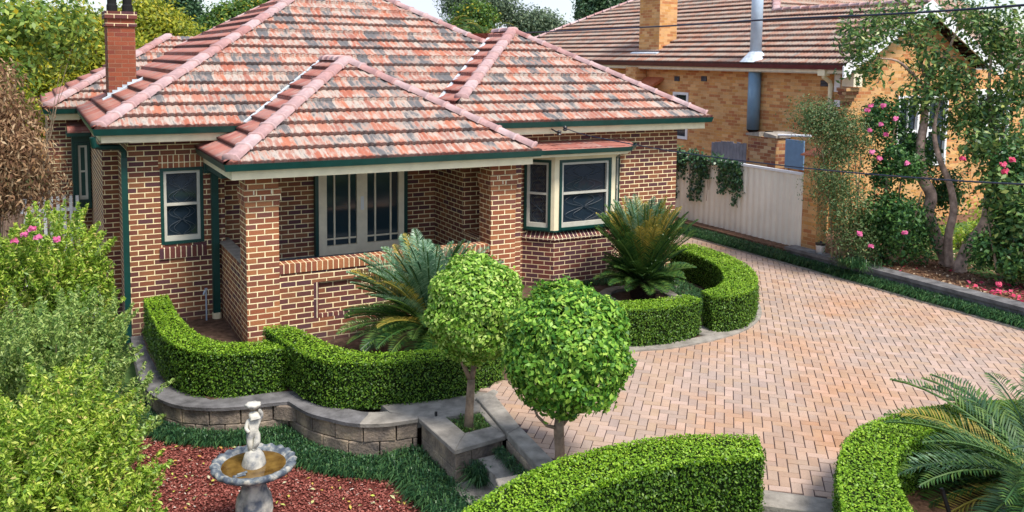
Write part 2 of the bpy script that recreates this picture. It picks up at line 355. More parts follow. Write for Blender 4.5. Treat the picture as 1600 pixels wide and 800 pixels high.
M['mondo'] = leaf_mat('groundcover_blade', G((0, (.015, .06, .025)), (.5, (.045, .13, .05)), (1, (.11, .22, .07))), .4, .2)
M['mondo_light'] = leaf_mat('grass_blade', G((0, (.03, .09, .02)), (.6, (.08, .18, .03)), (1, (.17, .28, .06))), .4, .2)
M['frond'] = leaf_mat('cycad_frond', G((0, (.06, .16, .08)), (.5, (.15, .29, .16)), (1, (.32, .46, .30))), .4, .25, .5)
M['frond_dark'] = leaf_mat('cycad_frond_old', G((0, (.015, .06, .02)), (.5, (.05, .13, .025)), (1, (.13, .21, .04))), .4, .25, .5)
M['frond_gold'] = leaf_mat('cycad_frond_golden', G((0, (.13, .16, .03)), (.5, (.34, .29, .05)), (1, (.55, .38, .08))), .5, .3)
M['bark'] = plain('bark', (.27, .20, .14), .95, .1, .4, 12, .8)
M['bark_pink'] = plain('smooth_bark', (.40, .28, .22), .85, .2, .5, 9, .8)
M['cycad_trunk'] = plain('cycad_trunk', (.03, .02, .016), .95, .1, .5, 30, 1)
M['petal_pink'] = leaf_mat('pink_petal', G((0, (.65, .06, .24)), (1, (.78, .22, .42))), .5, .3)
M['petal_red'] = leaf_mat('red_petal', G((0, (.62, .03, .09)), (1, (.8, .12, .25))), .5, .3)
M['chip'] = leaf_mat('red_bark_chip', G((0, (.16, .045, .035)), (.5, (.27, .08, .062)), (.96, (.37, .14, .11)), (.985, (.5, .4, .33)), (1, (.6, .52, .45))), .9, .0, .1)
M['litter'] = leaf_mat('leaf_litter', G((0, (.10, .05, .03)), (.5, (.24, .13, .07)), (.85, (.42, .28, .16)), (1, (.6, .5, .36))), .9, .1, .1)
M['fallen'] = leaf_mat('fallen_leaf', G((0, (.5, .46, .35)), (.5, (.45, .5, .08)), (1, (.55, .3, .08))), .7, .1, .2)
M['gravel_base'] = plain('bark_chip_base', (.12, .032, .024), .95, .1, .5, 30, 1)
def statue_mat():
    m = NT('weathered_cast_stone', .9, .2); p = m.pos(); c = m.ramp(m.noise(p, 7, 4), [(.36, (.12, .135, .16)), (.47, (.34, .33, .30)), (.6, (.56, .53, .45))])
    m.color(c); m.bump(m.noise(p, 60, 4), .4, .008); return m.m
M['statue'] = statue_mat()
def rim_mat():
    m = NT('mossy_cast_stone', .9, .2); p = m.pos(); c = m.ramp(m.noise(p, 13, 4), [(.4, (.06, .075, .10)), (.54, (.16, .18, .19)), (.66, (.38, .36, .31))]); m.color(c); m.bump(m.noise(p, 60, 4), .4, .008); return m.m
M['rim'] = rim_mat()
mw = NT('murky_water', .05, .6); mw.color(mw.ramp(mw.noise(mw.pos(), 9, 4), [(.3, (.07, .035, .008)), (.7, (.20, .12, .03))])); M['water'] = mw.m
M['asphalt'] = plain('asphalt', (.05, .05, .052), .95, .2, .3, 8)
M['lawn'] = plain('lawn', (.06, .11, .03), .95, .1, .5, 3)

# ------------------------------------------------------------------ foliage helpers
def leaf_quads(P, Nrm, size, aspect=.55, tilt=.7, up=0.0, droop=None, curl=.18):
    """diamond leaves at points P facing roughly along Nrm -> (N,4,3)"""
    n = len(P); P = np.asarray(P, float); Nrm = np.asarray(Nrm, float)
    nn = Nrm + rng.normal(0, tilt, (n, 3)) + np.array([0, 0, up]); nn /= np.linalg.norm(nn, axis=1)[:, None] + 1e-9
    t = rng.normal(0, 1, (n, 3))
    if droop is not None: t = t * .45 + np.array(droop)
    t -= nn * (t * nn).sum(1)[:, None]; t /= np.linalg.norm(t, axis=1)[:, None] + 1e-9
    b = np.cross(nn, t); s = (size * rng.uniform(.6, 1.3, n))[:, None]
    V = np.empty((n, 4, 3)); V[:, 0] = P - t * s * .5; V[:, 2] = P + t * s * .5
    mid = P + nn * s * curl * .5
    V[:, 1] = mid + b * s * aspect * .5 - t * s * .05; V[:, 3] = mid - b * s * aspect * .5 - t * s * .05
    return V
def ellipsoid_pts(c, r, n, shell=.55):
    d = rng.normal(0, 1, (n, 3)); d /= np.linalg.norm(d, axis=1)[:, None]
    k = shell + (1 - shell) * rng.random(n) ** .7
    return np.array(c) + d * k[:, None] * np.array(r), d
def clumpy(c, r, nclump, per, cr, shell=.35):
    """leaf points gathered in clumps inside an ellipsoid"""
    cc, cdir = ellipsoid_pts(c, r, nclump, shell); P = []; D = []
    for q, dd in zip(cc, cdir):
        k = int(per * rng.uniform(.6, 1.4)); g = rng.normal(0, 1, (k, 3)); l = np.linalg.norm(g, axis=1)[:, None]; g = g / l * np.minimum(l, 1.7)
        P.append(q + g * cr * rng.uniform(.6, 1.25)); D.append(g / l * .6 + dd * .5 + np.array([0, 0, .4]))
    return np.vstack(P), np.vstack(D), cc
def in_poly(px, py, poly):
    ins = np.zeros(len(px), bool); n = len(poly); j = n - 1
    for i in range(n):
        xi, yi = poly[i][:2]; xj, yj = poly[j][:2]
        c = ((yi > py) != (yj > py)) & (px < (xj - xi) * (py - yi) / (yj - yi + 1e-12) + xi); ins ^= c; j = i
    return ins
def poly_pts(poly, n):
    P = np.array([p[:2] for p in poly]); lo, hi = P.min(0), P.max(0); q = rng.uniform(lo, hi, (n * 3 + 50, 2))
    k = in_poly(q[:, 0], q[:, 1], poly); return q[k][:n]
def poly_area(poly): return abs(sum(poly[i][0] * poly[(i + 1) % len(poly)][1] - poly[(i + 1) % len(poly)][0] * poly[i][1] for i in range(len(poly)))) / 2

# ================================================================== GROUND
g = MB().add([(-400, -60, -.42), (400, -60, -.42), (400, 600, -.42), (-400, 600, -.42)], [(0, 1, 2, 3)]).build('ground', M['lawn']); tag(g, kind='structure')
DRIVE_Z = .27
drive = [(3.74, -5.45), (3.68, -5.72), (3.44, -7.62), (3.2, -8.6), (5.06, -9.06), (5.53, -9.5), (6.2, -11.5), (13.0, -11.5), (12.78, -5), (12.78, 14), (10.6, 14), (10.6, -1.5), (10.1, -3.3), (9.2, -4.5), (8.3, -4.9), (6.6, -4.8), (5.0, -4.95), (3.9, -5.2)]
b = MB().prism(drive, -.4, DRIVE_Z - .012).build('driveway_bed', M['joint']); tag(b, kind='structure')
# herringbone clay pavers, laid at 45 degrees to the house
def pavers():
    pl, pw, gap = .222, .111, .009; ang = R(90 - 42.4)
    ca, sa = math.cos(ang), math.sin(ang); V = []; F = []
    uc, vc = 7.0, -4.0
    rects = []
    N_ = 95
    for r_ in range(-2 * N_, 2 * N_):
        for k in range(-N_ // 2, N_ // 2):
            # horizontal brick starts at (r + 4k, r), vertical brick at (r + 4k + 2 , r) rising 2 units minus 1
            a = r_ + 4 * k; rects.append((a * pw, r_ * pw, (a + 2) * pw, (r_ + 1) * pw)); rects.append(((a + 3) * pw, r_ * pw, (a + 4) * pw, (r_ + 2) * pw))
    rc = np.array(rects); cx = (rc[:, 0] + rc[:, 2]) / 2; cy = (rc[:, 1] + rc[:, 3]) / 2
    wx = uc + cx * ca - cy * sa; wy = vc + cx * sa + cy * ca
    big = [(p[0], p[1]) for p in drive]
    keep = in_poly(wx, wy, big); rc = rc[keep]
    n = len(rc); zz = DRIVE_Z + rng.normal(0, .0012, n); g2 = gap / 2; ch = .004
    tilt = rng.normal(0, .006, (n, 2))
    def ring(inset, z, top):
        x0, y0, x1, y1 = rc[:, 0] + inset, rc[:, 1] + inset, rc[:, 2] - inset, rc[:, 3] - inset
        X = np.stack([x0, x1, x1, x0], 1); Y = np.stack([y0, y0, y1, y1], 1)
        Z = (z + np.zeros(n))[:, None] + ((X - X.mean(1)[:, None]) * tilt[:, :1] + (Y - Y.mean(1)[:, None]) * tilt[:, 1:]) * top
        return np.stack([uc + X * ca - Y * sa, vc + X * sa + Y * ca, Z], 2)
    top = ring(g2 + ch, zz, 1); bot = ring(g2, zz - ch - .001, 1); low = ring(g2, zz - .03, 1)
    Vt = np.concatenate([top, bot, low], 1).reshape(-1, 3)   # 12 verts each
    base = [(0, 1, 2, 3)] + [(4 + k, 4 + (k + 1) % 4, (k + 1) % 4, k) for k in range(4)] + [(8 + k, 8 + (k + 1) % 4, 4 + (k + 1) % 4, 4 + k) for k in range(4)]
    idx = (np.arange(n)[:, None, None] * 12 + np.array(base)[None]).reshape(-1, 4)
    me = bpy.data.meshes.new('driveway'); me.from_pydata(Vt.tolist(), [], idx.tolist()); me.update(); me.materials.append(M['paver'])
    o = bpy.data.objects.new('driveway', me); COL.objects.link(o); tag(o, kind='structure')
pavers()
# bark chip bed of the front garden
bed = [(-.6, -2.0), (-.12, -2.6), (.02, -3.3), (.5, -4.0), (1.2, -4.3), (1.55, -4.85), (2.1, -5.4), (2.75, -5.8), (2.75, -7.0), (2.9, -8.2), (2.9, -14), (-4, -14), (-4, -2.0)]
b = MB().prism(bed, -.5, -.30).build('bark_chip_ground', M['gravel_base']); tag(b, kind='structure')
P2 = poly_pts([(-.6, -3.2), (.5, -3.7), (2.9, -5.0), (3.0, -9.2), (-.9, -9.2)], 42000)
P3 = np.column_stack([P2, -.292 + rng.random(len(P2)) * .022])
V = leaf_quads(P3, np.tile([0, 0, 1.], (len(P3), 1)), .034, .55, .35); ch = fast_mesh('bark_chips', V, 4, M['chip']); tag(ch, 'loose red bark chips covering the sunken garden bed around the bird bath', 'mulch', kind='stuff')
P2 = poly_pts([(-.2, -3.4), (.6, -3.9), (2.9, -5.3), (3.0, -8.2), (-.4, -8.2)], 260)
V = leaf_quads(np.column_stack([P2, np.full(len(P2), -.262)]), np.tile([0, 0, 1.], (len(P2), 1)), .06, .5, .25); tag(fast_mesh('fallen_leaves', V, 4, M['fallen']), 'pale and lime fallen leaves scattered over the red bark', 'leaf litter', kind='stuff')
# soil beds by the house
b = MB().prism([(.15, -.02), (.12, -1.0), (.18, -2.6), (.6, -3.7), (1.6, -4.1), (2.1, -5.1), (3.0, -5.4), (4.0, -5.15), (5.0, -4.9), (6.5, -4.8), (6.5, -1.0), (6.0, -1.0), (6.0, .2), (1.2, .2)], -.4, .12).build('garden_soil', M['soil']); tag(b, kind='structure')
arc = [(6.4, -4.75), (6.9, -4.93), (7.5, -4.98), (8.1, -4.93), (8.7, -4.75), (9.4, -4.3), (10.0, -3.55), (10.35, -2.7), (10.5, -1.8), (10.5, -.9), (6.3, -.9)]
b = MB().prism(arc, -.4, .283).build('circle_bed_soil', M['soil']); tag(b, kind='structure')
# neighbour's ground, raised
b = MB().prism([(13.12, 14), (13.12, -12), (40, -12), (40, 14)], -.4, .48).build('neighbour_garden_ground', M['mulch']); tag(b, kind='structure')
b = MB().prism([(14.6, -5.2), (30, -6.4), (30, -1.2), (16, -1.2)], .4, .50).build('neighbour_lawn', M['lawn']); tag(b, kind='structure')
b = MB().prism([(-4.5, 20), (-4.5, -14), (-.62, -14), (-.62, 20)], -.4, -.33).build('side_path', M['soil']); tag(b, kind='structure')
b = MB().prism([(-60, -40), (60, -40), (60, -17.5), (-60, -17.5)], -.41, -.40).build('road', M['asphalt']); tag(b, kind='structure')

# ================================================================== BRICK HOUSE
H = empty('brick_house', (0, 0, 0), 'red brown brick bungalow with terracotta tiled roof, dark green gutters and recessed porch', 'house')
def wall_grid(mb, org, du, W, z0, z1, holes=(), thick=.11, uoff=0):
    """vertical wall face from plan point org along unit dir du; outward normal = right-hand side of du"""
    du = Vector((du[0], du[1], 0)).normalized(); nrm = Vector((du.y, -du.x, 0))
    us = sorted({0, W, *[h[0] for h in holes], *[h[1] for h in holes]}); zs = sorted({z0, z1, *[h[2] for h in holes], *[h[3] for h in holes]})
    def pt(u, z, d=0): return Vector((org[0], org[1], 0)) + du * u - nrm * d + Vector((0, 0, z))
    for a, b_ in zip(us, us[1:]):
        for c, d in zip(zs, zs[1:]):
            if any(h[0] - 1e-6 <= a and b_ <= h[1] + 1e-6 and h[2] - 1e-6 <= c and d <= h[3] + 1e-6 for h in holes): continue
            mb.add([pt(a, c), pt(b_, c), pt(b_, d), pt(a, d)], [(0, 1, 2, 3)])
            mb.add([pt(a, c, thick), pt(b_, c, thick), pt(b_, d, thick), pt(a, d, thick)], [(0, 3, 2, 1)])
    for (a, b_, c, d) in holes:
        for q in (((a, c), (b_, c)), ((b_, c), (b_, d)), ((b_, d), (a, d)), ((a, d), (a, c))):
            (u0, w0), (u1, w1) = q; mb.add([pt(u0, w0), pt(u0, w0, thick), pt(u1, w1, thick), pt(u1, w1)], [(0, 1, 2, 3)])
    return mb
def build_keep(mb, name, mat, parent): return mb.build(name, mat, parent, fixn=False)
wb = MB()
wall_grid(wb, (0, 0), (1, 0), 1.5, -.45, 3.3, ((.48, 1.16, 1.44, 2.72),), .12)
wall_grid(wb, (0, 1.8), (0, -1), 1.797, -.45, 3.3, (), .12)
wall_grid(wb, (-.26, 1.8), (1, 0), .257, -.45, 3.25, (), .12)
wall_grid(wb, (-.26, 5.5), (0, -1), 3.697, -.45, 3.25, (), .12)
wall_grid(wb, (-1.05, 5.6), (1, 0), .9, -.45, 3.25, (), .12)
wall_grid(wb, (-1.05, 10.4), (0, -1), 4.8, -.45, 3.25, (), .12)
wall_grid(wb, (1.38, .3), (1, 0), 4.2, .9, 3.0, ((1.79, 3.47, .9, 2.95),), .12)       # back of the porch
wall_grid(wb, (6.08, -.95), (1, 0), 4.36, -.3, 3.3, ((1.0, 2.7, 1.2, 2.8),), .12)     # right wing, hidden hole behind the bay
wall_grid(wb, (10.44, -.95), (0, 1), 11.0, -.3, 3.3, (), .12)
wall_grid(wb, (10.44, 10.05), (-1, 0), 11.4, -.3, 3.3, (), .12)
build_keep(wb, 'wall', M['brick'], H)
# porch walls and piers
pb = MB()
pb.box((1.424, -1.72, -.2), (1.56, .295, 1.40)).build('porch_parapet', M['brick'], H)                                     # left parapet
MB().box((5.50, -1.0, .9), (5.87, .30, 3.0)).build('porch_side_wall', M['brick'], H); MB().box((5.50, -1.66, .0), (5.87, -1.003, 1.40)).build('porch_parapet', M['brick'], H)
fp = MB(); wall_grid(fp, (1.9, -2.04), (1, 0), 3.61, -.2, 1.257, ((.54, 3.0, .50, 1.07),), .06)
build_keep(fp, 'porch_front_wall', M['brick'], H)
rb = MB().box((2.42, -1.975, .45), (4.93, -1.93, 1.1)).build('recessed_panel', M['brick'], H)
fr = MB(); 
for a, b_ in (((2.44, -2.04, .5), (2.52, -1.98, 1.07)), ((4.82, -2.04, .5), (4.90, -1.98, 1.07))): fr.box(a, b_)
fr.box((2.522, -2.043, .5), (4.818, -1.99, .56)); fr.build('panel_surround', M['soldier_dark'], H)
sc_ = MB().box((1.905, -2.06, 1.26), (5.498, -1.80, 1.40)); sc_.build('parapet_coping', M['soldier'], H)
MB().box((1.40, -1.70, 1.403), (1.60, .28, 1.43)).build('parapet_ledge', M['concrete'], H)
MB().box((5.48, -1.64, 1.403), (5.89, -1.01, 1.43)).build('parapet_coping', M['soldier'], H)
def pier(x0, x1, y0, y1, z0):
    p = MB().box((x0, y0, z0), (x1, y1, 2.33)); p.box((x0 - .012, y0 - .012, 2.333), (x1 + .012, y1 + .012, 2.417)); p.box((x0 - .028, y0 - .028, 2.42), (x1 + .028, y1 + .028, 2.59)); p.box((x0, y0, 2.593), (x1, y1, 2.80))
    o = p.build('pier', M['brick_pier'], H)
    xm = (x0 + x1) / 2
    for dx, a, b_ in ((-.03, 2.435, 2.505), (.03, 2.435, 2.505), (-.13, 2.52, 2.58), (.13, 2.52, 2.58)): MB().box((xm + dx - .008, y0 - .034, a), (xm + dx + .008, y0 - .0285, b_)).build('mortar_inlay', M['pale_timber'], o)
    return o
pier(1.415, 1.90, -2.10, -1.66, -.2); pier(5.50, 5.98, -2.10, -1.66, -.2)
MB().box((5.983, -2.04, -.2), (6.12, -.955, 3.0)).build('pier_return', M['brick'], H)
MB().box((1.56, -1.93, .6), (5.5, .30, .95)).build('porch_floor', M['floor'], H)
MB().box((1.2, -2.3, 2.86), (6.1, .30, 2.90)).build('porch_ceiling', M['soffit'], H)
MB().box((1.36, -2.14, 2.76), (6.08, -1.90, 2.858)).build('porch_beam', M['pale_timber'], H)
# window heads and sills
o = MB().box((.46, -.004, 2.72), (1.18, .05, 2.93)).build('window_head', M['soldier'], H)
sm = MB().prism([(.45, -.03), (1.19, -.03), (1.19, .06), (.45, .06)], [1.21] * 4, [1.385, 1.385, 1.43, 1.43]); sm.build('window_sill', M['soldier_dark'], H)
def sash_window(o0, du, W, z0, z1, parent, mid=.52, scroll=True):
    """green surround, pale double-hung sashes, glass and scroll security bars"""
    du = Vector((du[0], du[1], 0)).normalized(); nr = Vector((du.y, -du.x, 0)); base = Vector((o0[0], o0[1], 0))
    def bar(mb, u0, u1, a, b_, d0, d1):
        p = [base + du * u0 + nr * d0, base + du * u1 + nr * d0, base + du * u1 + nr * d1, base + du * u0 + nr * d1]
        mb.prism([(q.x, q.y) for q in p], a, b_)
    t = .05; f = MB(); bar(f, 0, t, z0, z1, -.05, .02); bar(f, W - t, W, z0, z1, -.05, .02); bar(f, t, W - t, z1 - t, z1, -.05, .02); bar(f, t, W - t, z0, z0 + t, -.05, .035)
    fo = f.build('window', M['green_paint'], parent)
    s = MB(); a, b_, c, d = t, W - t, z0 + t, z1 - t; w_ = .045; zm = c + (d - c) * mid
    bar(s, a, a + w_, c, d, -.06, -.005); bar(s, b_ - w_, b_, c, d, -.06, -.005); bar(s, a + w_, b_ - w_, d - w_, d, -.06, -.005); bar(s, a + w_, b_ - w_, c, c + .08, -.06, -.005); bar(s, a + w_, b_ - w_, zm - .02, zm + .02, -.06, 0.0)
    s.build('sash', M['sash'], fo)
    g_ = MB(); bar(g_, a + w_, b_ - w_, c + .08, d - w_, -.075, -.068); g_.build('glass', M['glass'], fo)
    if scroll:
        k = MB(); cu = (a + b_) / 2; hw = (b_ - a) / 2 - w_
        for (lo, hi) in ((c + .08, zm), (zm, d - w_)):
            for sgn in (-1, 1):
                for ph in (0, 1):
                    pts = []
                    for i in range(25):
                        tt = i / 24; u = cu + sgn * (hw * .85 * abs(math.sin(2 * math.pi * tt)) if ph else hw * .45 * (1 - math.cos(4 * math.pi * tt)) * .5 + .02); z = lo + (hi - lo) * tt
                        q = base + du * u - nr * .045 + Vector((0, 0, z)); pts.append(q)
                    k.tube(pts, .004, 4)
        k.build('scroll_grille', M['grille'], fo)
    return fo
sash_window((.485, .02), (1, 0), .67, 1.445, 2.715, H)
# rear side window with tiled hood
hw_ = MB().box((-.72, 4.9, 2.86), (-.27, 5.6, 2.93)).build('hood_gutter', M['green_paint'], H)
MB().prism([(-.70, 4.92), (-.28, 4.92), (-.28, 5.6), (-.70, 5.6)], [2.935] * 4, [2.96, 2.96, 3.12, 3.12]).build('window_hood', M['tile_clean'], H)
MB().box((-.62, 5.2, 1.3), (-.27, 5.57, 2.85)).build('window_box', M['green_paint'], H)
sash_window((-.56, 5.19), (1, 0), .27, 1.45, 2.7, H)
# French doors
D = MB(); y0, y1 = .20, .30
for (a, b_) in ((3.18, 3.33), (3.90, 4.10), (4.72, 4.83)): D.box((a, y0, .952), (b_, y1, 2.86))
D.box((3.333, y0, 2.80), (3.897, y1, 2.86)); D.box((4.103, y0, 2.80), (4.717, y1, 2.86)); D.box((3.333, y0, .952), (3.897, y1, 1.12)); D.box((4.103, y0, .952), (4.717, y1, 1.12))
do = D.build('french_door', M['pale_timber'], H)
mu = MB()
for (a, b_) in ((3.333, 3.897), (4.103, 4.717)):
    for t in (.26, .76): mu.box((a + (b_ - a) * t - .014, y0 + .02, 1.122), (a + (b_ - a) * t + .014, y0 + .05, 2.798))
    for z in (1.24, 2.56, 2.24): 
        if z == 2.24: continue
        mu.box((a, y0 + .023, z - .014), (b_, y0 + .047, z + .014))
mu.build('glazing_bar', M['pale_timber'], do)
MB().box((3.333, .25, 1.122), (3.897, .262, 2.798)).box((4.103, .25, 1.122), (4.717, .262, 2.798)).build('glass', M['curtain_glass'], do)
for xa, xb in ((3.115, 3.177), (4.833, 4.90)): MB().box((xa, .19, .952), (xb, .31, 2.86)).build('door_frame', M['green_paint'], H)
MB().box((3.97, .19, 1.75), (4.03, .198, 2.0)).build('push_plate', M['white'], do)
# bay window
bayp = [(6.78, -.953), (7.20, -1.40), (8.56, -1.40), (8.98, -.953)]
bb = MB().prism(bayp, -.1, 1.18).build('bay_wall', M['brick_dark'], H)
def inset_ring(o_, z0, z1, zz1=None):
    m_ = MB(); m_.sweep([(6.78, -.953), (7.20, -1.40), (8.56, -1.40), (8.98, -.953)], [(-.10, z0), (o_, z0), (o_, z1), (-.10, zz1 if zz1 else z1)]); return m_
inset_ring(.03, 1.183, 1.22, 1.33).build('bay_sill', M['soldier_dark'], H)
inset_ring(.005, 1.335, 1.365).build('bay_sill_board', M['green_paint'], H)
inset_ring(.005, 2.70, 2.80).build('bay_head', M['cream_paint'], H)
dl = Vector((.42, -.447, 0)).normalized(); drr = Vector((.42, .447, 0)).normalized(); LL = math.hypot(.42, .447)
sash_window((6.78 + dl.x * .02, -.953 + dl.y * .02), dl, LL - .09, 1.367, 2.698, H)
sash_window((7.30, -1.40), (1, 0), 1.17, 1.367, 2.698, H)
sash_window((8.56 + drr.x * .08, -1.40 + drr.y * .08), drr, LL - .10, 1.367, 2.698, H)
for (a, b_) in (((7.135, -1.325), (7.20, -1.385)), ((7.20, -1.385), (7.295, -1.385)), ((8.475, -1.385), (8.56, -1.385)), ((8.56, -1.385), (8.62, -1.325))):
    pass
MB().prism([(7.13, -1.33), (7.195, -1.402), (7.297, -1.402), (7.297, -1.33)], 1.367, 2.698).build('corner_post', M['cream_paint'], H)
MB().prism([(8.473, -1.33), (8.473, -1.402), (8.565, -1.402), (8.62, -1.34)], 1.367, 2.698).build('corner_post', M['cream_paint'], H)
hood = [(6.45, -.955), (6.45, -1.72), (8.62, -1.72), (9.06, -1.25), (9.06, -.955)]
MB().prism(hood, 2.80, 2.845).build('bay_soffit', M['cream_paint'], H)
MB().sweep([(6.3, -1.72), (8.62, -1.72), (9.06, -1.25), (9.06, -.96)], [(0, 2.85), (.08, 2.86), (.10, 2.94), (.085, 2.94), (.07, 2.88), (0, 2.88)]).build('bay_gutter', M['green_paint'], H)
# bay hood covered with low pitched tiles
hv = []; hf = []; nu = 48
for i in range(nu + 1):
    x = 6.3 + (9.08 - 6.3) * i / nu; yf = -1.76 if x < 8.62 else -1.76 + (x - 8.62) * 1.07; wv = .012 * abs(math.sin(math.pi * x / .11))
    hv += [(x, yf, 2.925 + wv), (x, -.956, 3.01 + wv), (x, yf, 2.90)]
for i in range(nu): hf += [(3 * i, 3 * i + 3, 3 * i + 4, 3 * i + 1), (3 * i + 2, 3 * i + 5, 3 * i + 3, 3 * i)]
MB().add(hv, hf).build('bay_roof', M['tile_clean'], H)

# ---- roof
PT = .575; SL = math.sqrt(1 + PT * PT)
def tile_plane(V, F, UV, e0, du, width, z0, run, ulo, uhi, pitch=PT, th=.33, tw=.11, du_step=.0275, vlo=0.0):
    """e0 plan point on eave line, du along the eave, uphill = left-hand side of du. ulo/uhi(s)->u limits at plan distance s"""
    du = Vector((du[0], du[1], 0)).normalized(); up = Vector((-du.y, du.x, 0)); sl = math.sqrt(1 + pitch * pitch)
    ncr = int(math.ceil(run * sl / th)); nrm = (Vector((0, 0, 1)) - up * pitch).normalized()
    for k in range(ncr):
        s0 = k * th / sl; s1 = min((k + 1) * th / sl, run)
        if s1 - s0 < .02: continue
        ul = min(ulo(s0), ulo(s1)); uh = max(uhi(s0), uhi(s1)); us = np.arange(math.floor(ul / du_step), math.ceil(uh / du_step) + 1) * du_step
        base = len(V); nrow = 0
        rows = [(s0, -.05), (s0, .054), (s0 + (s1 - s0) * .5, .026), (s1 + .015, .0)]
        for (s, lift) in rows:
            a, b_ = ulo(min(s, s1)), uhi(min(s, s1))
            for u_ in us:
                uc = min(max(u_, a), b_); ph = (u_ / tw) % 1.0
                h = .020 * math.sin(math.pi * ph) ** 1.0 if lift > -.01 else 0.0
                jit = .004 * math.sin(u_ * 37.7 + k * 5.1)
                p = Vector((e0[0], e0[1], z0)) + du * uc + up * s + Vector((0, 0, s * pitch)) + nrm * (lift + h + (jit if lift > 0 else 0))
                V.append(tuple(p)); UV.append((uc, s * sl - (.0 if s < s1 else .012)))
        n = len(us)
        for r in range(3):
            for i in range(n - 1): F.append((base + r * n + i, base + r * n + i + 1, base + (r + 1) * n + i + 1, base + (r + 1) * n + i))
def caps(mb, p0, p1, r=.10, step=.36, lift=.02):
    p0 = Vector(p0); p1 = Vector(p1); L = (p1 - p0).length; n = max(1, int(round(L / step))); d = (p1 - p0) / n; t = d.normalized(); side = t.cross(Vector((0, 0, 1))).normalized(); upv = side.cross(t).normalized()
    for i in range(n):
        a = p0 + d * i - t * .03; b_ = p0 + d * (i + 1); V = []; j = random.uniform(-.006, .006)
        for (q, rr) in ((a, r * 1.16), (a + t * .035, r * 1.16), (a + t * .037, r), (b_, r * .94)):
            for k in range(9):
                an = math.pi * (k / 8) ; V.append(q + side * math.cos(an) * rr * 1.25 + upv * (min(math.sin(an), .80) * rr + lift - .035 + j))
        mb.add(V, [(s_ * 9 + k, s_ * 9 + k + 1, s_ * 9 + 10 + k, s_ * 9 + 9 + k) for s_ in range(3) for k in range(8)] + [tuple(range(8, -1, -1))])
def plane_obj(name, mat, *a):
    V = []; F = []; UV = []; tile_plane(V, F, UV, *a); return mesh_obj(name, V, F, mat, H, True, UV)
Z0 = 3.40; W0 = 10.57; HF = W0 / 2
roof = plane_obj('roof', M['tile'], (-.5, -.5), (1, 0), W0, Z0, HF, lambda s: s, lambda s: W0 - s)                      # main front
WX0, WX1, WY = 4.87, 10.97, -1.40; WH = (WX1 - WX0) / 2
wing_roof = plane_obj('wing_roof', M['tile'], (WX0, WY), (1, 0), WX1 - WX0, Z0, WH, lambda s: s, lambda s: (WX1 - WX0) - s)       # wing front
PX0, PX1, PY, PZ = 1.055, 6.22, -2.54, 3.01; PH = (PX1 - PX0) / 2
porch_roof = plane_obj('porch_roof', M['tile'], (PX0, PY), (1, 0), PX1 - PX0, PZ, PH, lambda s: s, lambda s: (PX1 - PX0) - s)       # porch front
RX0, RY0 = -1.12, 5.15
plane_obj('rear_roof', M['tile'], (RX0, RY0), (1, 0), 6, Z0, 2.8, lambda s: s, lambda s: .62 + s)                     # rear wing front
plane_obj('roof_side', M['tile_clean'], (-.5, 10.07), (0, -1), W0, Z0, HF, lambda s: s, lambda s: W0 - s)                   # main left
plane_obj('porch_roof_side', M['tile_clean'], (PX0, .6), (0, -1), 5, PZ, PH, lambda s: .6 if s < .68 else max(.6 - (s + PX0 - 2.20), -1.0), lambda s: (.6 - PY) - s)  # porch left
plane_obj('wing_roof_side', M['tile_clean'], (WX0, 3.2), (0, -1), 5, Z0, WH, lambda s: 3.2 - (s + WX0 - 5.37 + .04 + .0), lambda s: 3.2 - WY - s)                      # wing left
plane_obj('rear_roof_side', M['tile_clean'], (RX0, 10.95), (0, -1), 5, Z0, 2.9, lambda s: s, lambda s: 5.8 - s)                  # rear wing left
rs = MB()   # far slopes, seen only from the side
ap = (-.5 + HF, -.5 + HF, Z0 + HF * PT)
rs.add([(W0 - .5, -.5, Z0), (W0 - .5, W0 - .5, Z0), ap], [(0, 1, 2)]); rs.add([(W0 - .5, W0 - .5, Z0), (-.5, W0 - .5, Z0), ap], [(0, 1, 2)])
wp = (WX0 + WH, WY + WH, Z0 + WH * PT); wq = (WX0 + WH, 4.2, wp[2]); rs.add([(WX1, WY, Z0), (WX1, 6, Z0), wq, wp], [(0, 1, 2, 3)])
pp = (PX0 + PH, PY + PH, PZ + PH * PT); pq = (PX0 + PH, 1.45, pp[2]); rs.add([(PX1, PY, PZ), (PX1, .4, PZ), pq, pp], [(0, 1, 2, 3)])
rs.build('roof_far_slope', M['tile_clean'], H, fixn=False)
dz = .03
def ridge(par, p0, p1, *a): m_ = MB(); caps(m_, p0, p1, *a); return m_.build('ridge_capping', M['ridge'], par, True)
ridge(roof, (-.42, -.42, Z0 + .08), (ap[0], ap[1], ap[2] + dz)); ridge(roof, (W0 - .5, -.5, Z0 + dz), (ap[0], ap[1], ap[2] + dz)); ridge(roof, (-.5, W0 - .5, Z0 + dz), (ap[0], ap[1], ap[2] + dz), .05)
ridge(porch_roof, (PX0 + .1, PY + .1, PZ + .1), (pp[0], pp[1], pp[2] + dz)); ridge(porch_roof, (PX1 - .1, PY + .1, PZ + .1), (pp[0], pp[1], pp[2] + dz)); ridge(porch_roof, (pp[0], pp[1], pp[2] + dz), (pp[0], 1.35, pp[2] + dz))
ridge(wing_roof, (WX1 - .1, WY + .1, Z0 + .1), (wp[0], wp[1], wp[2] + dz)); ridge(wing_roof, (5.62, WY + .75, Z0 + .75 * PT + dz), (wp[0], wp[1], wp[2] + dz)); ridge(wing_roof, (wp[0], wp[1], wp[2] + dz), (wp[0], 2.45, wp[2] + dz))
ridge(roof, (RX0 + .1, RY0 + .1, Z0 + .1), (RX0 + 2.8, RY0 + 2.8, Z0 + 2.8 * PT + dz))
